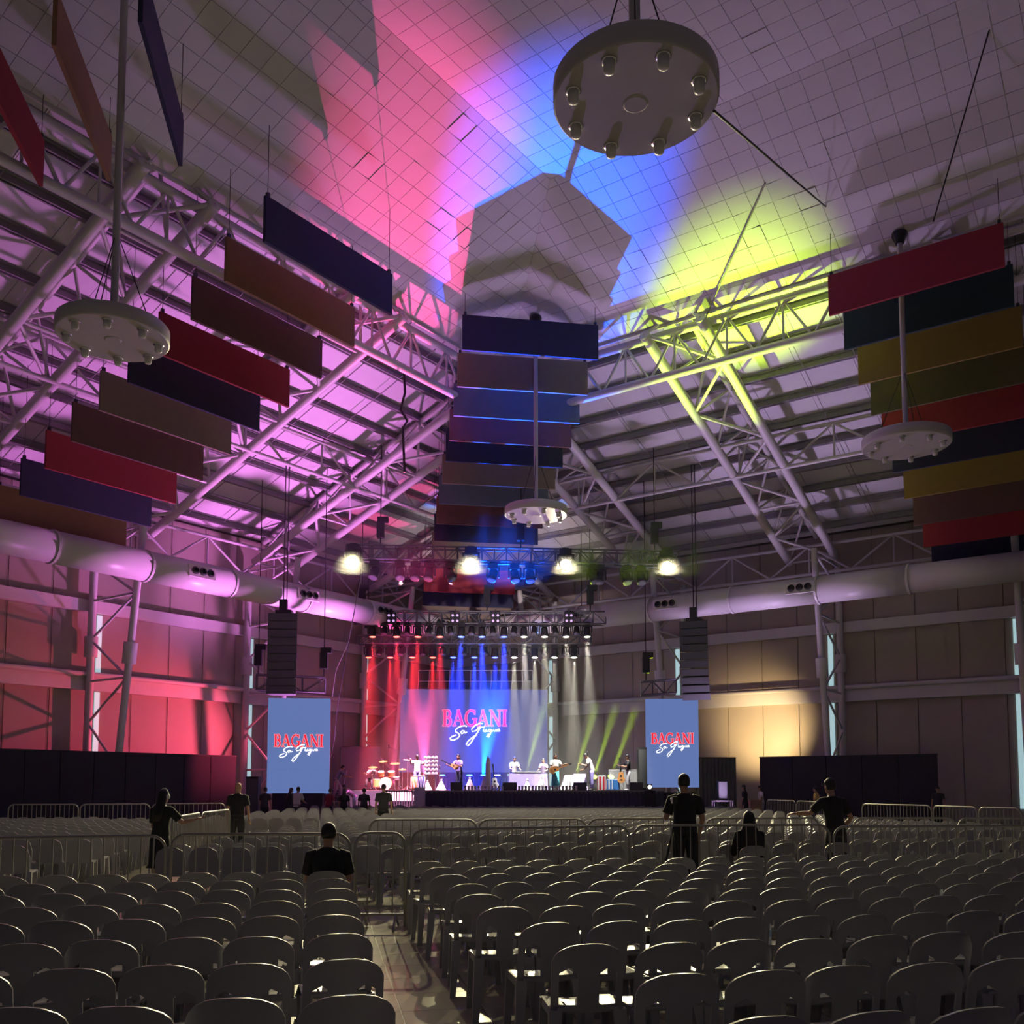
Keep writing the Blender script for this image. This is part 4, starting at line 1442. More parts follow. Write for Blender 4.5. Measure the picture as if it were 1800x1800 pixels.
def chair_seat():
    xs = [-.2, -.17, -.105, -.09, 0, .09, .105, .17, .2]
    ys = [-.19, -.10, .06, .15, .20]
    mb = MB()
    zf = lambda x, y: .435 - .018 * max(0, 1 - (x / .19) ** 2) * max(0, 1 - (y / .2) ** 2) + (.01 if y < -.15 else 0) - (.02 if y > .18 else 0)
    up, dn, fs, edges = [], [], [], {}
    nx = len(xs)
    for y in ys:
        for x in xs:
            k = .85 if (abs(x) > .19 and abs(y) > .17) else 1
            up.append((x * k, y * k, zf(x, y))); dn.append((x * k, y * k, zf(x, y) - .016))
    for j in range(len(ys) - 1):
        for i in range(nx - 1):
            if j == 1 and i in (2, 5): continue
            q = [j * nx + i, j * nx + i + 1, (j + 1) * nx + i + 1, (j + 1) * nx + i]
            fs.append(tuple(q))
            for a, b in zip(q, q[1:] + q[:1]):
                if (b, a) in edges: del edges[(b, a)]
                else: edges[(a, b)] = 1
    n = len(up)
    mb.add(up + dn, fs + [tuple(k + n for k in reversed(f)) for f in fs] + [(b, a, a + n, b + n) for a, b in edges])
    for x in (-.196, .196):                                    # side skirts under the seat
        mb.box((x, 0, .41), (.014, .34, .05))
    return mb


def chair_leg(sx, rear):
    if rear:
        x0, y0, x1, y1 = sx * .178, -.165, sx * .215, -.245
    else:
        x0, y0, x1, y1 = sx * .175, .165, sx * .20, .205
    w0, w1 = (.036, .022) if rear else (.034, .02)
    m = MB()
    q = []
    for x, y, w, z in ((x1, y1, w1, 0.0), (x0, y0, w0, .43)):
        q += [V((x - w, y - w * .7, z)), V((x + w, y - w * .7, z)), V((x + w, y + w * .7, z)), V((x - w, y + w * .7, z))]
    return m.hexa(q)


def far_chair():
    m = MB()
    out = [(-.19, .43), (-.2, .62), (-.17, .75), (-.08, .8), (.08, .8), (.17, .75), (.2, .62), (.19, .43)]
    f = [V((x, -.175 - (z - .42) * .2, z)) for x, z in out]
    b = [p + V((0, -.015, 0)) for p in f]
    n = len(f)
    m.add(f + b, [tuple(range(n)), tuple(reversed(range(n, 2 * n)))] + [(k, n + k, n + (k + 1) % n, (k + 1) % n) for k in range(n)])
    m.box((0, 0, .42), (.39, .38, .03))
    for sx in (-1, 1):
        for rear in (0, 1):
            l = chair_leg(sx, rear)
            m.add(l.v, l.f)
    return m


vb, fb = chair_back()
back_me = MB().add(vb, fb).mesh('backrest', M_CHAIR, True)
seat_me = chair_seat().mesh('seat', M_CHAIR, False)
leg_me = {(s, r): chair_leg(s, r).mesh('leg', M_CHAIR) for s in (-1, 1) for r in (0, 1)}
whole = MB().add(vb, fb)
q = chair_seat(); whole.add(q.v, q.f)
for k in leg_me:
    q = chair_leg(*k); whole.add(q.v, q.f)
whole_me = whole.mesh('plastic_chair', M_CHAIR)
for me in (back_me, whole_me):
    me.set_sharp_from_angle(angle=math.radians(40)) if hasattr(me, 'set_sharp_from_angle') else None

PEOPLE_SPOTS = [(px(x, y), y) for x, y in ((467, 38), (523, 38), (508, 38.6), (579, 38.2), (606, 38.2), (641, 38.4), (447, 40), (420, 23), (675, 30))] + [(-5.4, 15.2), (-6.4, 23), (-3.98, 30), (2.54, 14.2), (5.0, 15.2)]
rows = []
near = []   # (distance, x, y, label, group)
def place_row(f, r0, step, n, rowname, block):
    for i in range(n):
        r = r0 + step * i
        p = EF * (f + random.uniform(-.04, .04)) + ER * (r + random.uniform(-.012, .012))
        if not (in_view(p + V((0, 0, .8)), 90) or in_view(p + V((0, 0, .45)), 60)):
            continue
        # the placed point is the top of the backrest; the seat centre lies in front of it
        near.append((p.length, p + EF * .26, 'pale plastic chair, %s from the aisle in the %s' % (ordn(i), rowname + (' row of the %s block' % block if len(block) < 8 else ' ' + block)),
                     'chairs of the %s' % (block + ' block' if len(block) < 8 else block)))
ROWN = ['nearest', 'second nearest', 'third nearest', 'fourth nearest', 'fifth nearest', 'sixth nearest', 'seventh nearest', 'eighth nearest', 'ninth nearest', 'tenth nearest', 'eleventh nearest']
for k in range(9):
    place_row(3.24 + .83 * k, .12 - .004 * k, -.425, 14, ROWN[k], 'narrow')
RW0 = [1.64, 1.64, 1.45, 1.42, 1.30, 1.26, 1.28, 1.25, 1.22, 1.2]
for k in range(10):
    place_row(3.40 + .83 * k, RW0[k], .43, 24, ROWN[k], 'wide')
for k, f in enumerate((13.2, 14.05)):
    place_row(f, 1.0, .44, 24, ('first', 'second')[k], 'row behind the front barrier')
near = [n for n in near if all((n[1].xy - V(s)).length > .45 for s in PEOPLE_SPOTS)]
near.sort(key=lambda n: n[0])
far_extra = near[300:]
for i, (d, p, lab, grp) in enumerate(near[:300]):
    rz = EF_A + random.uniform(-.10, .10)
    if i < 120:
        c = thing('plastic_chair', lab, 'chair', p, rz, grp)
        link('backrest', back_me, c)
        link('seat', seat_me, c)
        for k in leg_me:
            link('leg', leg_me[k], c)
    else:
        c = tag(link('plastic_chair', whole_me), lab, 'chair', grp)
        c.location = p
        c.rotation_euler = (0, 0, rz)
# all seats farther off: too many to count
fc = far_chair()
mb = MB()
def seg_d(p, a, b):
    ab = b - a
    t = max(0, min(1, (p - a).dot(ab) / ab.length_squared))
    return (p - a - ab * t).length
DIAG = (V((-5.78, 16.45)), V((-6.36, 21.79)))
def add_far(p, rz):
    c, s = math.cos(rz), math.sin(rz)
    mb.add([(p.x + x * c - y * s, p.y + x * s + y * c, z) for x, y, z in fc.v], fc.f)
for n in far_extra:
    add_far(n[1], EF_A)
f = 13.2
while f < 41.5:
    r = -13.0
    f += .86
    if 15.0 < f < 16.3: continue
    while r < 30:
        r += .44
        p = EF * f + ER * r
        if f < 15.0 and r > 0.9: continue
        if not in_view(p + V((0, 0, .6)), 40): continue
        X, Y = p.x, p.y
        if Y > 26.2 and X < -8.4: continue
        if Y > 43 or (Y > 40 and X > -4.6): continue
        if X > 9.0 + max(0, 29 - Y) * .30 - .2: continue
        if seg_d(p.xy, *DIAG) < .8 or (-6.9 < X < -4.9 and Y < 25): continue
        if any((p.xy - V(s)).length < .55 for s in PEOPLE_SPOTS): continue
        add_far(p, EF_A + random.uniform(-.04, .04))
o = mb.build('chairs_far', M_CHAIR)
tag(o, 'rows upon rows of pale plastic chairs between the barriers and the stage', 'chairs', kind='stuff')

# a few water bottles left on seats
def bottle(label, P):
    r = thing('water_bottle', label, 'bottle', P)
    MB().lathe([(.03, 0), (.034, .01), (.034, .14), (.014, .19), (.014, .205)], 14).build('body', mat('bottle_plastic', (.75, .8, .85), .1, 0, 0), r, True)
    MB().lathe([(.017, .2), (.017, .225)], 12).build('cap', mat('cap_blue', (.1, .25, .6), .4), r)
    MB().lathe([(.0348, .06), (.0348, .11)], 14).build('label_band', mat('band', (.3, .45, .7), .5), r)
for n in near[:]:
    if n[2].startswith('pale plastic chair, twelfth from the aisle in the seventh') and 'wide' in n[3]:
        bottle('clear water bottle standing on a seat far along the wide block', n[1] + V((.05, .05, .425)))
    if n[2].startswith('pale plastic chair, sixth from the aisle in the fifth') and 'wide' in n[3]:
        bottle('clear water bottle standing on a seat in the middle of the wide block', n[1] + V((-.06, .02, .425)))

# ================================================================== BARRIERS
def barrier(label, p, q, h=1.1, group='crowd barriers'):
    p, q = V((p.x, p.y, 0)), V((q.x, q.y, 0))
    root = thing('crowd_barrier', label, 'barrier', (p + q) / 2, group=group)
    d = (q - p).normalized()
    L = (q - p).length
    up = V((0, 0, 1))
    rr = .16
    pts = []
    for cx, cz, a0 in ((L - rr, h - rr, 0), (rr, h - rr, 90), ):
        for k in range(6):
            a = math.radians(a0 + 90 * k / 5)
            pts.append(p + d * (cx + rr * math.cos(a)) + up * (cz + rr * math.sin(a)))
    pts = [p + d * L + up * .03] + pts + [p + up * .03]
    MB().tube(pts, .017, 8).build('frame', M_ZINC, root, True, True)
    member('lower_rail', p + up * .17, p + d * L + up * .17, .017, M_ZINC, root, 6)
    n = max(3, int(L / .125))
    for i in range(1, n):
        a = p + d * (L * i / n)
        member('bar', a + up * .17, a + up * (h - .01), .0085, M_ZINC, root, 5)
    nd = up.cross(d)
    for t in (.18, .82):
        a = p + d * L * t
        MB().tube([a - nd * .26 + up * .015, a + up * .16, a + nd * .26 + up * .015], .016, 6).build('foot', M_ZINC, root, world=True)


FB = [((-70, 1474), (292, 1469), 'front barrier across the narrow block, at the frame edge'), ((302, 1467), (616, 1466), 'front barrier behind the seated man'),
      ((625, 1464), (713, 1464), 'narrow barrier gate closing the aisle'), ((724, 1459), (1106, 1452), 'front barrier right of the aisle gate, below the stage'),
      ((1114, 1451), (1458, 1450), 'front barrier in front of the tripod man'), ((1465, 1453), (1860, 1452), 'front barrier on the amber side beside the man in cap')]
for a, b, lab in FB:
    barrier(lab.replace('right of', 'beside'), atz(*a, 1.1), atz(*b, 1.1))
SB = [((650, 1441), (838, 1441)), ((842, 1441), (1030, 1440)), ((1034, 1440), (1192, 1439)), ((1240, 1439), (1440, 1438)), ((1500, 1438), (1680, 1438)), ((1684, 1438), (1850, 1438))]
for i, (a, b) in enumerate(SB):
    barrier('second line barrier, %s counted from the aisle gate' % NUM[i], atz(*a, 1.1), atz(*b, 1.1))
TB = [((15, 1414), (138, 1413.6)), ((141, 1413.5), (264, 1413)), ((267, 1413), (396, 1412))]
for i, (a, b) in enumerate(TB):
    barrier('far barrier before the pink side partition, %s from the frame edge' % NUM[i], atz(*a, 1.1), atz(*b, 1.1))
for i, (a, b) in enumerate((((303, 1437), (352, 1429)), ((354, 1428.6), (404, 1423)))):
    barrier('barrier running lengthwise past the woman in headphones, %s piece' % ('nearer', 'farther')[i], atz(*a, 1.1), atz(*b, 1.1))
for i, (a, b) in enumerate((((1795, 1421), (1720, 1419)), ((1717, 1418.8), (1640, 1416.4)), ((1637, 1416.2), (1515, 1413)), ((1450, 1410), (1400, 1408)), ((1398, 1407.8), (1348, 1406)))):
    barrier('pale barrier of the row before the amber side partition, %s from the frame edge' % NUM[i], atz(*a, 1.1), atz(*b, 1.1))
for i, (a, b) in enumerate((((1486, 1401), (1572, 1401)), ((1574, 1401), (1655, 1401)))):
    barrier('farthest barrier right under the amber side partition, %s piece'.replace('right ', '') % ('inner', 'outer')[i], atz(*a, 1.1), atz(*b, 1.1))


# ================================================================== PEOPLE
SKIN = mat('skin', (.42, .24, .16), .5, 0, .06, 8)
SKIN_D = mat('eye_dark', (.02, .015, .015), .3, 0, 0)
SKIN_L = mat('lips', (.32, .12, .10), .4, 0, 0)
HAIR = mat('hair_black', (.012, .010, .010), .45, 0, .2, 20)
HAIR_W = mat('hair_band', (.7, .7, .72), .4, 0, 0)
def cloth(name, c): return mat('cloth_' + name, c, .8, 0, .12, 8)


def remeshed(mb, voxel, mats):
    me = mb.mesh('body', mats, True)
    o = bpy.data.objects.new('tmp', me)
    COL.objects.link(o)
    md = o.modifiers.new('r', 'REMESH')
    md.mode = 'VOXEL'
    md.voxel_size = voxel
    md.use_smooth_shade = True
    sm = o.modifiers.new('s', 'SMOOTH')
    sm.iterations = 3
    dg = bpy.context.evaluated_depsgraph_get()
    out = bpy.data.meshes.new_from_object(o.evaluated_get(dg))
    bpy.data.objects.remove(o)
    return out


def hand(mb, w, d, lat, H, curl):
    """five fingers: w wrist point, d direction of the hand, lat thumb side"""
    d = d.normalized()
    lat = (lat - d * lat.dot(d)).normalized()
    n = d.cross(lat).normalized()
    L = .052 * H
    mb.ellipses([(w - d * .012 * H, lat, n, .015 * H, .012 * H), (w + d * L * .4, lat, n, .022 * H, .011 * H), (w + d * L, lat, n, .023 * H, .009 * H)], 10)
    c = math.radians(curl)
    for k, (off, ln) in enumerate(((.0165, .043), (.0055, .049), (-.0055, .046), (-.016, .036))):
        a = w + d * L * .95 + lat * off * H
        e1 = a + (d * math.cos(c * .5) + n * math.sin(c * .5)) * ln * .45 * H
        e2 = e1 + (d * math.cos(c * 1.2) + n * math.sin(c * 1.2)) * ln * .32 * H
        e3 = e2 + (d * math.cos(c * 1.8) + n * math.sin(c * 1.8)) * ln * .24 * H
        mb.tube([a, e1, e2, e3], [.0058 * H, .0053 * H, .0048 * H, .0038 * H], 6)
    a = w + d * L * .35 + lat * .018 * H
    e1 = a + (d * .6 + lat * .8).normalized() * .022 * H
    e2 = e1 + (d * .85 + lat * .25 + n * math.sin(c * .6)).normalized() * .022 * H
    mb.tube([a, e1, e2], [.0072 * H, .0062 * H, .0048 * H], 6)


DOWN = (0, 0, -1)
def person(label, P, heading, H, shirt, pants, hair='short', lean=0.0, arms=None, legs=None, pelvis=None, sleeve='short', headp=0.0, heady=0.0, shoes=None,
           grip=(20, 20), skirt=False, voxel=.022, group=None, fem=False):
    root = thing('person', label, 'person', P, math.radians(heading), group)
    arms = arms or (((-.22, .05, -1), (-.08, .25, -1)), ((.22, .05, -1), (.08, .25, -1)))
    legs = legs or (((-.06, .03, -1), (-.01, -.03, -1)), ((.06, .0, -1), (.01, -.03, -1)))
    n_ = lambda v: V(v).normalized()
    thigh, shank = .245 * H, .235 * H
    hips = []
    zmin = 0
    for (a, b), sx in zip(legs, (-1, 1)):
        zz = -.02 * H + (n_(a) * thigh).z + (n_(b) * shank).z
        zmin = min(zmin, zz)
    pz = pelvis if pelvis is not None else -zmin + .042 * H
    pel = V((0, 0, pz))
    t = math.radians(lean)
    u, f, X = V((0, math.sin(t), math.cos(t))), V((0, math.cos(t), -math.sin(t))), V((1, 0, 0))
    b = MB()
    sw = .94 if fem else 1.0
    T = [(-.045, .072, .056), (-.02, .088, .062), (.03, .090 , .063), (.10, .077 * sw, .056), (.17, .088 * sw, .062), (.23, .100 * sw, .064), (.268, .098 * sw, .054), (.292, .06, .042), (.31, .033, .034), (.352, .029, .031)]
    b.ellipses([(pel + u * (z * H), X, f, rx * H, ry * H) for z, rx, ry in T], 16)
    # head
    hp = t * .55 + math.radians(headp)
    hy = math.radians(heady)
    hu, hf = V((0, math.sin(hp), math.cos(hp))), V((0, math.cos(hp), -math.sin(hp)))
    rotz = Matrix.Rotation(hy, 3, hu)
    hf, hx = rotz @ hf, rotz @ X
    hc = pel + u * (.335 * H) + hu * (.062 * H) + hf * (.012 * H)
    HR = [(-.066, .016, .018, .020), (-.056, .027, .030, .014), (-.032, .037, .043, .006), (-.004, .042, .050, .0), (.026, .0435, .052, -.004), (.05, .036, .044, -.006), (.064, .018, .024, -.006), (.068, .006, .008, -.006)]
    b.ellipses([(hc + hu * (z * H) + hf * (o * H), hx, hf, rx * H, ry * H) for z, rx, ry, o in HR], 16)
    sh, el, wr = [], [], []
    for (a, c), sx in zip(arms, (-1, 1)):
        s = pel + u * (.262 * H) + X * (sx * .103 * sw * H)
        e = s + n_(a) * (.172 * H)
        w = e + n_(c) * (.148 * H)
        sh.append(s); el.append(e); wr.append(w)
        b.tube([s - X * (sx * .03 * H), s, s.lerp(e, .5), e, e.lerp(w, .35), w], [.034 * H, .033 * H, .028 * H, .0235 * H, .024 * H, .0155 * H], 10)
    kn, an = [], []
    for (a, c), sx in zip(legs, (-1, 1)):
        h = pel + V((sx * .047 * H, 0, -.02 * H))
        k = h + n_(a) * thigh
        q = k + n_(c) * shank
        kn.append(k); an.append(q)
        b.tube([h + V((0, 0, .02 * H)), h.lerp(k, .3), k, k.lerp(q, .3), q], [.054 * H, .050 * H, .034 * H, .034 * H, .021 * H], 12)
        b.tube([q + V((0, -.025 * H, -.022 * H)), q + V((0, .03 * H, -.022 * H)), q + V((0, .095 * H, -.03 * H))], [.022 * H, .022 * H, .014 * H], 8)
    me = remeshed(b, voxel, [SKIN, SKIN_D, SKIN_L])
    # hands and face features join the same mesh
    ex = MB()
    for i, sx in enumerate((-1, 1)):
        hand(ex, wr[i], wr[i] - el[i], V((-sx * .6, .8, .1)), H, grip[i])
    nose = hc - hu * (.008 * H) + hf * (.049 * H)
    ex.rings([[nose + hu * (.022 * H) - hx * (.004 * H), nose + hu * (.022 * H) + hx * (.004 * H), nose + hu * (.02 * H) - hf * (.01 * H)],
              [nose - hu * (.008 * H) - hx * (.009 * H) - hf * (.002 * H), nose - hu * (.008 * H) + hx * (.009 * H) - hf * (.002 * H), nose - hu * (.004 * H) + hf * (.013 * H)]])
    for sx in (-1, 1):
        ex.ball(hc + hx * (sx * .043 * H) - hf * (.004 * H) - hu * (.004 * H), (.006 * H, .012 * H, .019 * H), 8, 6)
        ex.ball(hc + hx * (sx * .017 * H) + hf * (.0455 * H) + hu * (.008 * H), (.007 * H, .004 * H, .0045 * H), 8, 5, 1)
    ex.ball(hc + hf * (.044 * H) - hu * (.034 * H), (.013 * H, .004 * H, .0045 * H), 8, 5, 2)
    bm = bmesh.new()
    bm.from_mesh(me)
    tm = ex.mesh('t', [SKIN, SKIN_D, SKIN_L], True)
    bm.from_mesh(tm)
    bm.to_mesh(me)
    bm.free()
    link('body', me, root)
    # shirt
    m = MB()
    g = .013
    SR = [(-.05, .088, .066), (-.02, .094, .068), (.03, .094, .067), (.10, .086 * sw, .063), (.17, .093 * sw, .066), (.23, .105 * sw, .068), (.268, .102 * sw, .059), (.296, .062, .046), (.306, .045, .043)]
    m.ellipses([(pel + u * (z * H), X, f, (rx + .004) * H, (ry + .004) * H) for z, rx, ry in SR], 18)
    for i, sx in enumerate((-1, 1)):
        if sleeve == 'none': continue
        pts, rs = [sh[i] - X * (sx * .03 * H), sh[i], sh[i].lerp(el[i], .55)], [.044 * H, .042 * H, .041 * H]
        if sleeve == 'long':
            pts += [el[i], wr[i] - (wr[i] - el[i]) * .06]
            rs = [.044 * H, .041 * H, .036 * H, .033 * H, .025 * H]
        elif sleeve == 'short':
            pts.append(sh[i].lerp(el[i], .72)); rs.append(.043 * H)
        m.tube(pts, rs, 12)
    m.build('shirt', shirt, root, True)
    m = MB()
    if skirt:
        lowz = min(an[0].z, an[1].z) + (.03 * H if skirt == 'long' else .2 * H)
        mid = (kn[0] + kn[1]) / 2
        low = (an[0] + an[1]) / 2
        low.z = lowz
        m.ellipses([(pel + u * (.05 * H), X, f, .092 * H, .066 * H), (pel - V((0, 0, .04 * H)), X, f, .106 * H, .082 * H), (mid, X, V((0, 1, 0)), .112 * H, .098 * H), (low, X, V((0, 1, 0)), .13 * H, .115 * H)], 18)
        m.build('skirt', pants, root, True)
    else:
        m.ellipses([(pel + u * (.045 * H), X, f, .096 * H, .068 * H), (pel, X, f, .1 * H, .073 * H), (pel - V((0, 0, .035 * H)), X, f, .094 * H, .072 * H), (pel - V((0, 0, .065 * H)), X, f, .06 * H, .055 * H)], 16)
        for i, sx in enumerate((-1, 1)):
            h = pel + V((sx * .047 * H, 0, -.015 * H))
            m.tube([h, h.lerp(kn[i], .3), kn[i], kn[i].lerp(an[i], .4), an[i] - (an[i] - kn[i]).normalized() * .012 * H], [.058 * H, .057 * H, .044 * H, .041 * H, .035 * H], 12)
        m.build('trousers', pants, root, True)
    for i in (0, 1):
        q = an[i]
        m = MB()
        m.ellipses([(q + V((0, y * H, z * H)), X, V((0, 0, 1)), rx * H, rz * H) for y, z, rx, rz in ((-.04, -.024, .012, .012), (-.03, -.022, .025, .02), (.02, -.02, .026, .022), (.07, -.027, .029, .015), (.105, -.031, .016, .008))], 12)
        m.build('shoe', shoes or M_BLACK, root, True)
    # hair
    if hair != 'bald':
        m = MB()
        back = -.008
        HS = [(-.03, .040, .030, -.026), (-.005, .047, .044, -.016), (.02, .0485, .054, -.008), (.045, .043, .051, -.008), (.064, .028, .034, -.008), (.074, .008, .01, -.008)]
        m.ellipses([(hc + hu * (z * H) + hf * (o * H), hx, hf, rx * H, ry * H) for z, rx, ry, o in HS], 16)
        if hair in ('long', 'phones'):
            m.ellipses([(hc + hu * (.03 * H) - hf * (.022 * H), hx, hf, .047 * H, .040 * H), (hc - hu * (.05 * H) - hf * (.030 * H), hx, hf, .055 * H, .030 * H),
                        (pel + u * (.23 * H) - f * (.06 * H), X, f, .062 * H, .024 * H), (pel + u * (.15 * H) - f * (.066 * H), X, f, .045 * H, .014 * H)], 14)
        if hair == 'veil':
            m.ellipses([(hc + hu * (.076 * H) - hf * .01 * H, hx, hf, .012 * H, .012 * H), (hc + hu * (.05 * H) - hf * .012 * H, hx, hf, .044 * H, .052 * H), (hc - hf * .018 * H, hx, hf, .055 * H, .055 * H),
                        (hc - hu * (.07 * H) - hf * .014 * H, hx, hf, .066 * H, .058 * H), (pel + u * (.22 * H) - f * .012 * H, X, f, .122 * H, .082 * H), (pel + u * (.05 * H) - f * .012 * H, X, f, .13 * H, .085 * H)], 18)
        if hair == 'bun':
            m.ball(hc + hu * (.045 * H) - hf * (.055 * H), .026 * H, 10, 8)
        m.build('veil' if hair == 'veil' else 'hair', HAIR, root, True)
        if hair == 'cap':
            c = MB()
            c.ellipses([(hc + hu * (.022 * H) + hf * -.004 * H, hx, hf, .0495 * H, .056 * H), (hc + hu * (.055 * H) + hf * -.006 * H, hx, hf, .043 * H, .05 * H), (hc + hu * (.08 * H) + hf * -.008 * H, hx, hf, .015 * H, .018 * H)], 16)
            c.ellipses([(hc + hu * (.026 * H) + hf * .03 * H, hx, hu, .044 * H, .007 * H), (hc + hu * (.02 * H) + hf * .075 * H, hx, hu, .034 * H, .005 * H), (hc + hu * (.015 * H) + hf * .092 * H, hx, hu, .012 * H, .003 * H)], 12)
            c.build('cap', M_BLACK, root, True)
        if hair == 'phones':
            c = MB()
            pts = [hc + hx * (.052 * H * math.cos(a)) + hu * ((.01 + .07 * math.sin(a)) * H) for a in [PI * k / 10 for k in range(11)]]
            c.tube(pts, .007 * H, 8)
            for sx in (-1, 1):
                c.ball(hc + hx * (sx * .053 * H), (.014 * H, .024 * H, .028 * H), 10, 6)
            c.build('headphones', HAIR_W, root, True)
    return root, [root.location + Matrix.Rotation(math.radians(heading), 3, 'Z') @ w for w in wr]


BLK, DK2 = cloth('black', (.014, .014, .018)), cloth('charcoal', (.035, .035, .042))
NAVY, WHT, GREYC = cloth('navy', (.02, .025, .07)), cloth('white', (.75, .74, .72)), cloth('grey', (.35, .34, .38))
JEAN, PURP, CYANC = cloth('denim', (.08, .11, .22)), cloth('purple', (.20, .17, .42)), cloth('cyan', (.12, .5, .6))
YELC, PINKC, PATT = cloth('yellow', (.7, .5, .15)), cloth('pale_pink', (.65, .42, .45)), cloth('patterned', (.62, .6, .58))
SIT = (((-.16, 1, -.08), (-.02, .05, -1)), ((.16, 1, -.08), (.02, .05, -1)))
LAP = (((-.2, .35, -1), (.25, 1, -.25)), ((.2, .35, -1), (-.25, 1, -.25)))
KEYS = (((-.25, .35, -1), (.1, 1, -.1)), ((.25, .35, -1), (-.1, 1, -.1)))


def spotp(x, Y, z=0.0): return V((px(x, Y), Y, z))


# in the seats and aisles
seat = EF * (9.88 + .26) + ER * .088
person('man in a black shirt seated alone at the aisle, seen from behind', V((seat.x, seat.y - .05, 0)), 8, 1.62, BLK, DK2, 'short', 12, LAP, SIT, .515, voxel=.016)
person('woman with long hair and pale headphones standing at the barrier', V((-5.45, 15.0, 0)), -20, 1.57, BLK, BLK, 'phones', 4, (((-.2, .2, -1), (.1, .6, -.6)), ((.45, .5, -.7), (.5, 1, .25))), skirt='short', fem=True, voxel=.016)
person('bald man in a dark shirt standing near the pink side screen', spotp(420, 23), 5, 1.70, BLK, DK2, 'bald', 3)
person('man in a dark shirt standing in the middle before the stage', spotp(675, 30), -4, 1.68, DK2, BLK, 'short', 2)
person('young man in a black T-shirt standing behind a tripod', V((2.54, 14.2, 0)), 6, 1.80, BLK, DK2, 'short', 2, (((-.3, .2, -1), (.35, .8, .25)), ((.32, .1, -1), (-.1, .45, -1))), grip=(60, 20), voxel=.016)
person('person under a long black veil seated behind the front barrier', V((3.42, 13.9, 0)), 2, 1.60, BLK, BLK, 'veil', 6, LAP, SIT, .53, sleeve='long', fem=True, voxel=.016)
ch = tag(link('plastic_chair', whole_me), 'pale plastic chair carrying the person in the black veil', 'chair')
ch.location = (3.42, 13.93, 0)
person('man in a black shirt and cap reaching forward over the barrier', V((5.05, 15.1, 0)), 22, 1.74, BLK, DK2, 'cap', 8, (((-.3, .9, -.75), (-.35, 1, -.05)), ((.5, -.25, -1), (-.5, .5, -.8))), grip=(35, 40), voxel=.016)
person('dark clothed person standing beside the bald man', spotp(467, 38), -10, 1.56, DK2, BLK, 'short', 6)
person('person in a pale shirt sitting low in front of the pink side screen', spotp(523, 38), -20, 1.58, GREYC, DK2, 'short', 10, LAP)
person('dark haired person bending beside the pale shirted one', spotp(508, 38.6), -40, 1.55, BLK, BLK, 'long', 14, fem=True)
person('person in dark clothes with red light painted on the shirt beside the pink screen', spotp(579, 38.2), -30, 1.52, cloth('maroon', (.2, .02, .04)), BLK, 'short', 10)  # dark shirt coloured red to stand for the red light on it
person('dark figure standing below the steps at the pink end', spotp(606, 38.2), 15, 1.50, BLK, BLK, 'long', 4, fem=True)
person('person in a dark jacket standing between the steps and the drums', spotp(641, 38.4), 5, 1.52, DK2, BLK, 'short', 4)
person('pale shirted crew member bending over at the stage edge', spotp(624, 44.6, .25), 100, 1.62, PINKC, GREYC, 'short', 48, (((-.1, .8, -.9), (0, .5, -1)), ((.1, .8, -.9), (0, .5, -1))))
bxs = thing('equipment_case', 'low black case under the bending crew member', 'case', spotp(624, 44.6))
MB().box(spotp(624, 44.6, .125), (.9, .6, .22)).build('body', M_BLACKM, bxs, world=True)
MB().box(spotp(624, 44.6, .242), (.92, .62, .02)).build('lid', M_ZINC, bxs, world=True)
person('crew member in a grey shirt climbing the stage steps', spotp(592, 46.3, 1.02), -70, 1.66, cloth('slate', (.2, .22, .28)), PINKC, 'short', 28, (((-.1, .8, -.6), (0, 1, -.2)), ((.2, .6, -.8), (.1, 1, -.2))), (((-.05, .55, -.85), (0, -.1, -1)), ((.05, -.1, -1), (0, -.25, -1))))
# the band
person('drummer with pale shirt seated behind the drum kit', spotp(655, 49.9, Z_ST), 165, 1.62, PINKC, DK2, 'short', 5, (((-.3, .6, -.8), (.1, 1, .1)), ((.3, .6, -.8), (-.1, 1, .2))), SIT, .56, grip=(70, 70))
th = thing('drum_stool', 'round stool under the drummer', 'stool', spotp(655, 49.9, Z_ST))
MB().lathe([(.17, .40), (.18, .42), (.18, .47), (.15, .48)], 18).build('seat', M_BLACKM, th, True)
for k in range(3):
    a = 2 * PI * k / 3
    MB().tube([(0, 0, .4), (.22 * math.cos(a), .22 * math.sin(a), .0)], .016, 6).build('leg', M_CHROME, th)
r, w = person('pipe player in a pale shirt blowing a long pipe sideways', spotp(733, 47.8, Z_ST), 205, 1.74, PATT, PURP, 'cap', 3, (((-.4, .7, -.45), (.75, .6, .5)), ((.6, .55, -.25), (.4, .9, .6))), grip=(70, 70))
fl_ = thing('long_pipe', 'long pale pipe held by the pipe player', 'pipe', w[0])
MB().tube([w[0] + V((.25, 0, -.02)), w[0], w[1], w[1] + (w[1] - w[0]).normalized() * .35], .022, 8).build('tube', M_WHITE, fl_, world=True)
MB().tube([w[0] + V((.25, 0, -.02)), w[0] + V((.3, 0, -.025))], .035, 8).build('mouth_ring', M_CHROME, fl_, world=True)
r, w = person('long haired lute player in blue light at centre stage', spotp(807, 47.3, Z_ST), 150, 1.74, cloth('indigo', (.10, .10, .34)), NAVY, 'long', 6, (((-.3, .5, -.9), (.35, .9, .3)), ((.4, .4, -.8), (.3, .9, .25))), grip=(70, 60))
guitar('slender boat shaped lute held by the long haired player', w[0] * .62 + w[1] * .38 + V((.04, -.05, -.06)), (-.9, -.1, .42), (-.1, -1, .2), .8, M_WOOD, True, 'boat_lute')
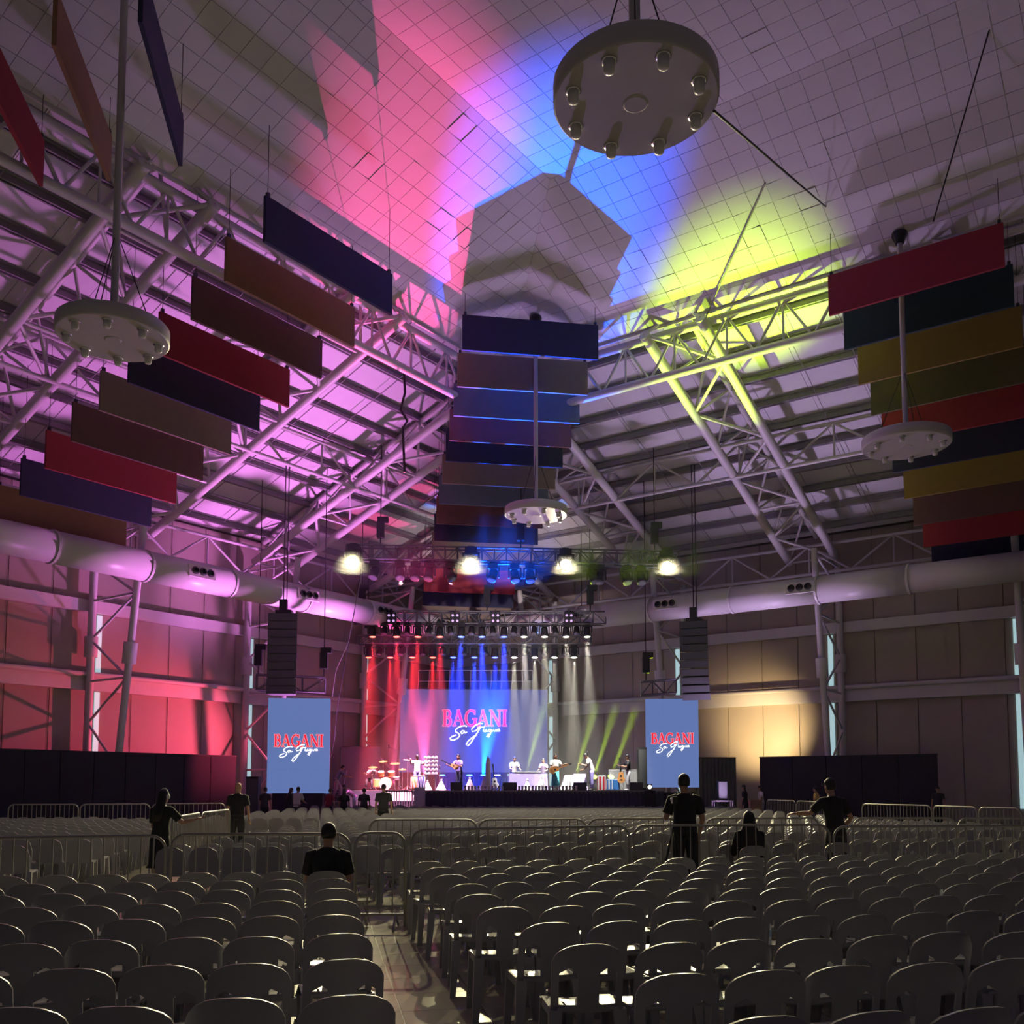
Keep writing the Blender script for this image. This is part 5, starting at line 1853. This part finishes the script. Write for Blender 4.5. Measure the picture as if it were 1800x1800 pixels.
person('keyboard player in a striped shirt leaning over the keys', spotp(903, 48.6, Z_ST), 195, 1.68, PATT, NAVY, 'short', 14, KEYS)
person('second keyboard player with hair tied up', spotp(956, 48.7, Z_ST), 165, 1.58, cloth('dark_print', (.18, .14, .2)), NAVY, 'bun', 12, KEYS, fem=True)
r, w = person('guitarist with long hair, pale top and cyan skirt', spotp(976, 47.0, Z_ST), 195, 1.76, WHT, CYANC, 'long', 2, (((-.35, .45, -.75), (-.35, .8, .35)), ((.3, .15, -1), (-.75, .8, .1))), grip=(70, 40), skirt='long', fem=True)
guitar('acoustic guitar played by the guitarist in the cyan skirt', V((px(974, 46.7), 46.72, Z_ST + .98)), (.9, -.1, .33), (.05, -1, .15), 1.0, M_WOOD)
person('singer in a patterned shirt bending to a boom stand', spotp(1040, 47.3, Z_ST), 95, 1.86, PATT, PURP, 'short', 20, (((-.2, .5, -.9), (-.1, 1, .3)), ((.15, .1, -1), (-.3, .8, -.5))), headp=25, grip=(60, 40))
r, w = person('bass player in black with a cap, facing the singer', spotp(1104, 47.3, Z_ST), 100, 1.74, BLK, GREYC, 'cap', 3, (((-.2, .5, -.85), (.2, 1, .2)), ((.2, .4, -.9), (-.2, 1, .25))), (((-.1, .2, -1), (0, -.02, -1)), ((.12, -.12, -1), (0, -.1, -1))), shoes=M_WHITE, grip=(65, 65))
guitar('upright brown bass guitar held by the bass player', V((px(1091, 47.2), 47.1, Z_ST + .62)), (-.05, .05, 1), (-.3, -1, 0), 1.1, M_WOOD, True, 'bass_guitar')
# behind the amber side chairs
person('woman with long hair in a black dress walking by the curtain', spotp(1308, 42), 80, 1.68, BLK, BLK, 'long', 4, (((-.1, .3, -1), (0, .4, -1)), ((.1, -.3, -1), (0, .2, -1))), (((-.05, .35, -1), (0, .0, -1)), ((.05, -.3, -1), (0, -.35, -1))), skirt='short', fem=True)
person('person in white standing at the near end of the amber side partition', spotp(1337, 43.5), 90, 1.62, WHT, GREYC, 'long', 6, fem=True)
person('person in a yellow shirt before the amber side partition', spotp(1434, 38), 60, 1.58, YELC, DK2, 'short', 4)
person('dark clothed person at the outer end of the amber side partition', spotp(1646, 38.4), 150, 1.58, DK2, BLK, 'short', 3)
for i, (z, wd) in enumerate(((0, .62), (.5, .5))):
    cb = thing('carton_box', ('lower brown carton near the walking woman', 'upper brown carton near the walking woman')[i], 'box', spotp(1325, 43, z))
    MB().box(spotp(1325, 43, z + .245), (wd, .45, .49)).build('body', mat('carton', (.30, .18, .10), .8, 0, .1), cb, world=True)
    MB().box(spotp(1325, 43, z + .493), (wd, .05, .004)).build('tape', mat('tape', (.5, .4, .25), .4), cb, world=True)
# tripod with a small camera
T0 = V((px(1184, 13.9), 13.9, 0))
tp = thing('tripod', 'black tripod beside the young man at the barrier', 'tripod', T0)
for k, (dx, dy) in enumerate(((-.28, -.1), (.16, -.22), (.1, .26))):
    member('leg', T0 + V((dx, dy, 0)), T0 + V((0, 0, 1.12)), .016, M_BLACKM, tp, 8)
member('centre_post', T0 + V((0, 0, .9)), T0 + V((0, 0, 1.38)), .014, M_BLACKM, tp, 8)
cm = thing('video_camera', 'small black video camera on the tripod', 'camera', T0 + V((0, 0, 1.38)))
MB().box((0, 0, .055), (.07, .16, .10)).build('body', M_BLACK, cm)
MB().lathe([(.035, 0), (.035, .07), (.03, .075)], 14, (0, .08, .06), Matrix.Rotation(-PI / 2, 3, 'X')).build('lens_barrel', M_BLACKM, cm)
# black flight cases in front of the drum riser
for i, (x, w_, h_) in enumerate(((696, .5, .5), (712, .42, .62), (727, .5, .45))):
    P0 = spotp(x, 43.4)
    fc_ = thing('flight_case', 'black equipment case before the drum riser, %s from the pink side' % NUM[i], 'case', P0, group='cases before the drum riser')
    MB().box((0, 0, h_ / 2), (w_, .5, h_)).build('body', M_BLACK, fc_)
    MB().box((0, 0, h_ - .05), (w_ + .02, .52, .03)).build('edge_strip', M_ZINC, fc_)
    MB().box((0, -.26, h_ * .6), (.16, .03, .04)).build('handle', M_ZINC, fc_)

# ================================================================== HAZE
def haze(label, x0, x1, y0, y1, z0, z1, density):
    hz = MB()
    hz.box(((x0 + x1) / 2, (y0 + y1) / 2, (z0 + z1) / 2), (x1 - x0, y1 - y0, z1 - z0))
    mh = bpy.data.materials.new('stage_haze')
    mh.use_nodes = True
    nt = mh.node_tree
    nt.nodes.remove(nt.nodes['Principled BSDF'])
    vs = nt.nodes.new('ShaderNodeVolumeScatter')
    vs.inputs['Color'].default_value = (.95, .95, 1, 1)
    vs.inputs['Density'].default_value = density
    vs.inputs['Anisotropy'].default_value = .2
    nt.links.new(vs.outputs[0], nt.nodes['Material Output'].inputs['Volume'])
    tag(hz.build('stage_haze', mh), label, 'haze', kind='stuff')


haze('thick haze on the stage in the red, blue and white lamp beams', -9.4, 6.6, 48.5, 52.85, Z_ST + .02, 9.6, .018)
haze('thin haze glowing around the yellow lamps of the front truss', -10.5, 10.5, 42.0, 46.0, 11.05, 13.8, .02)
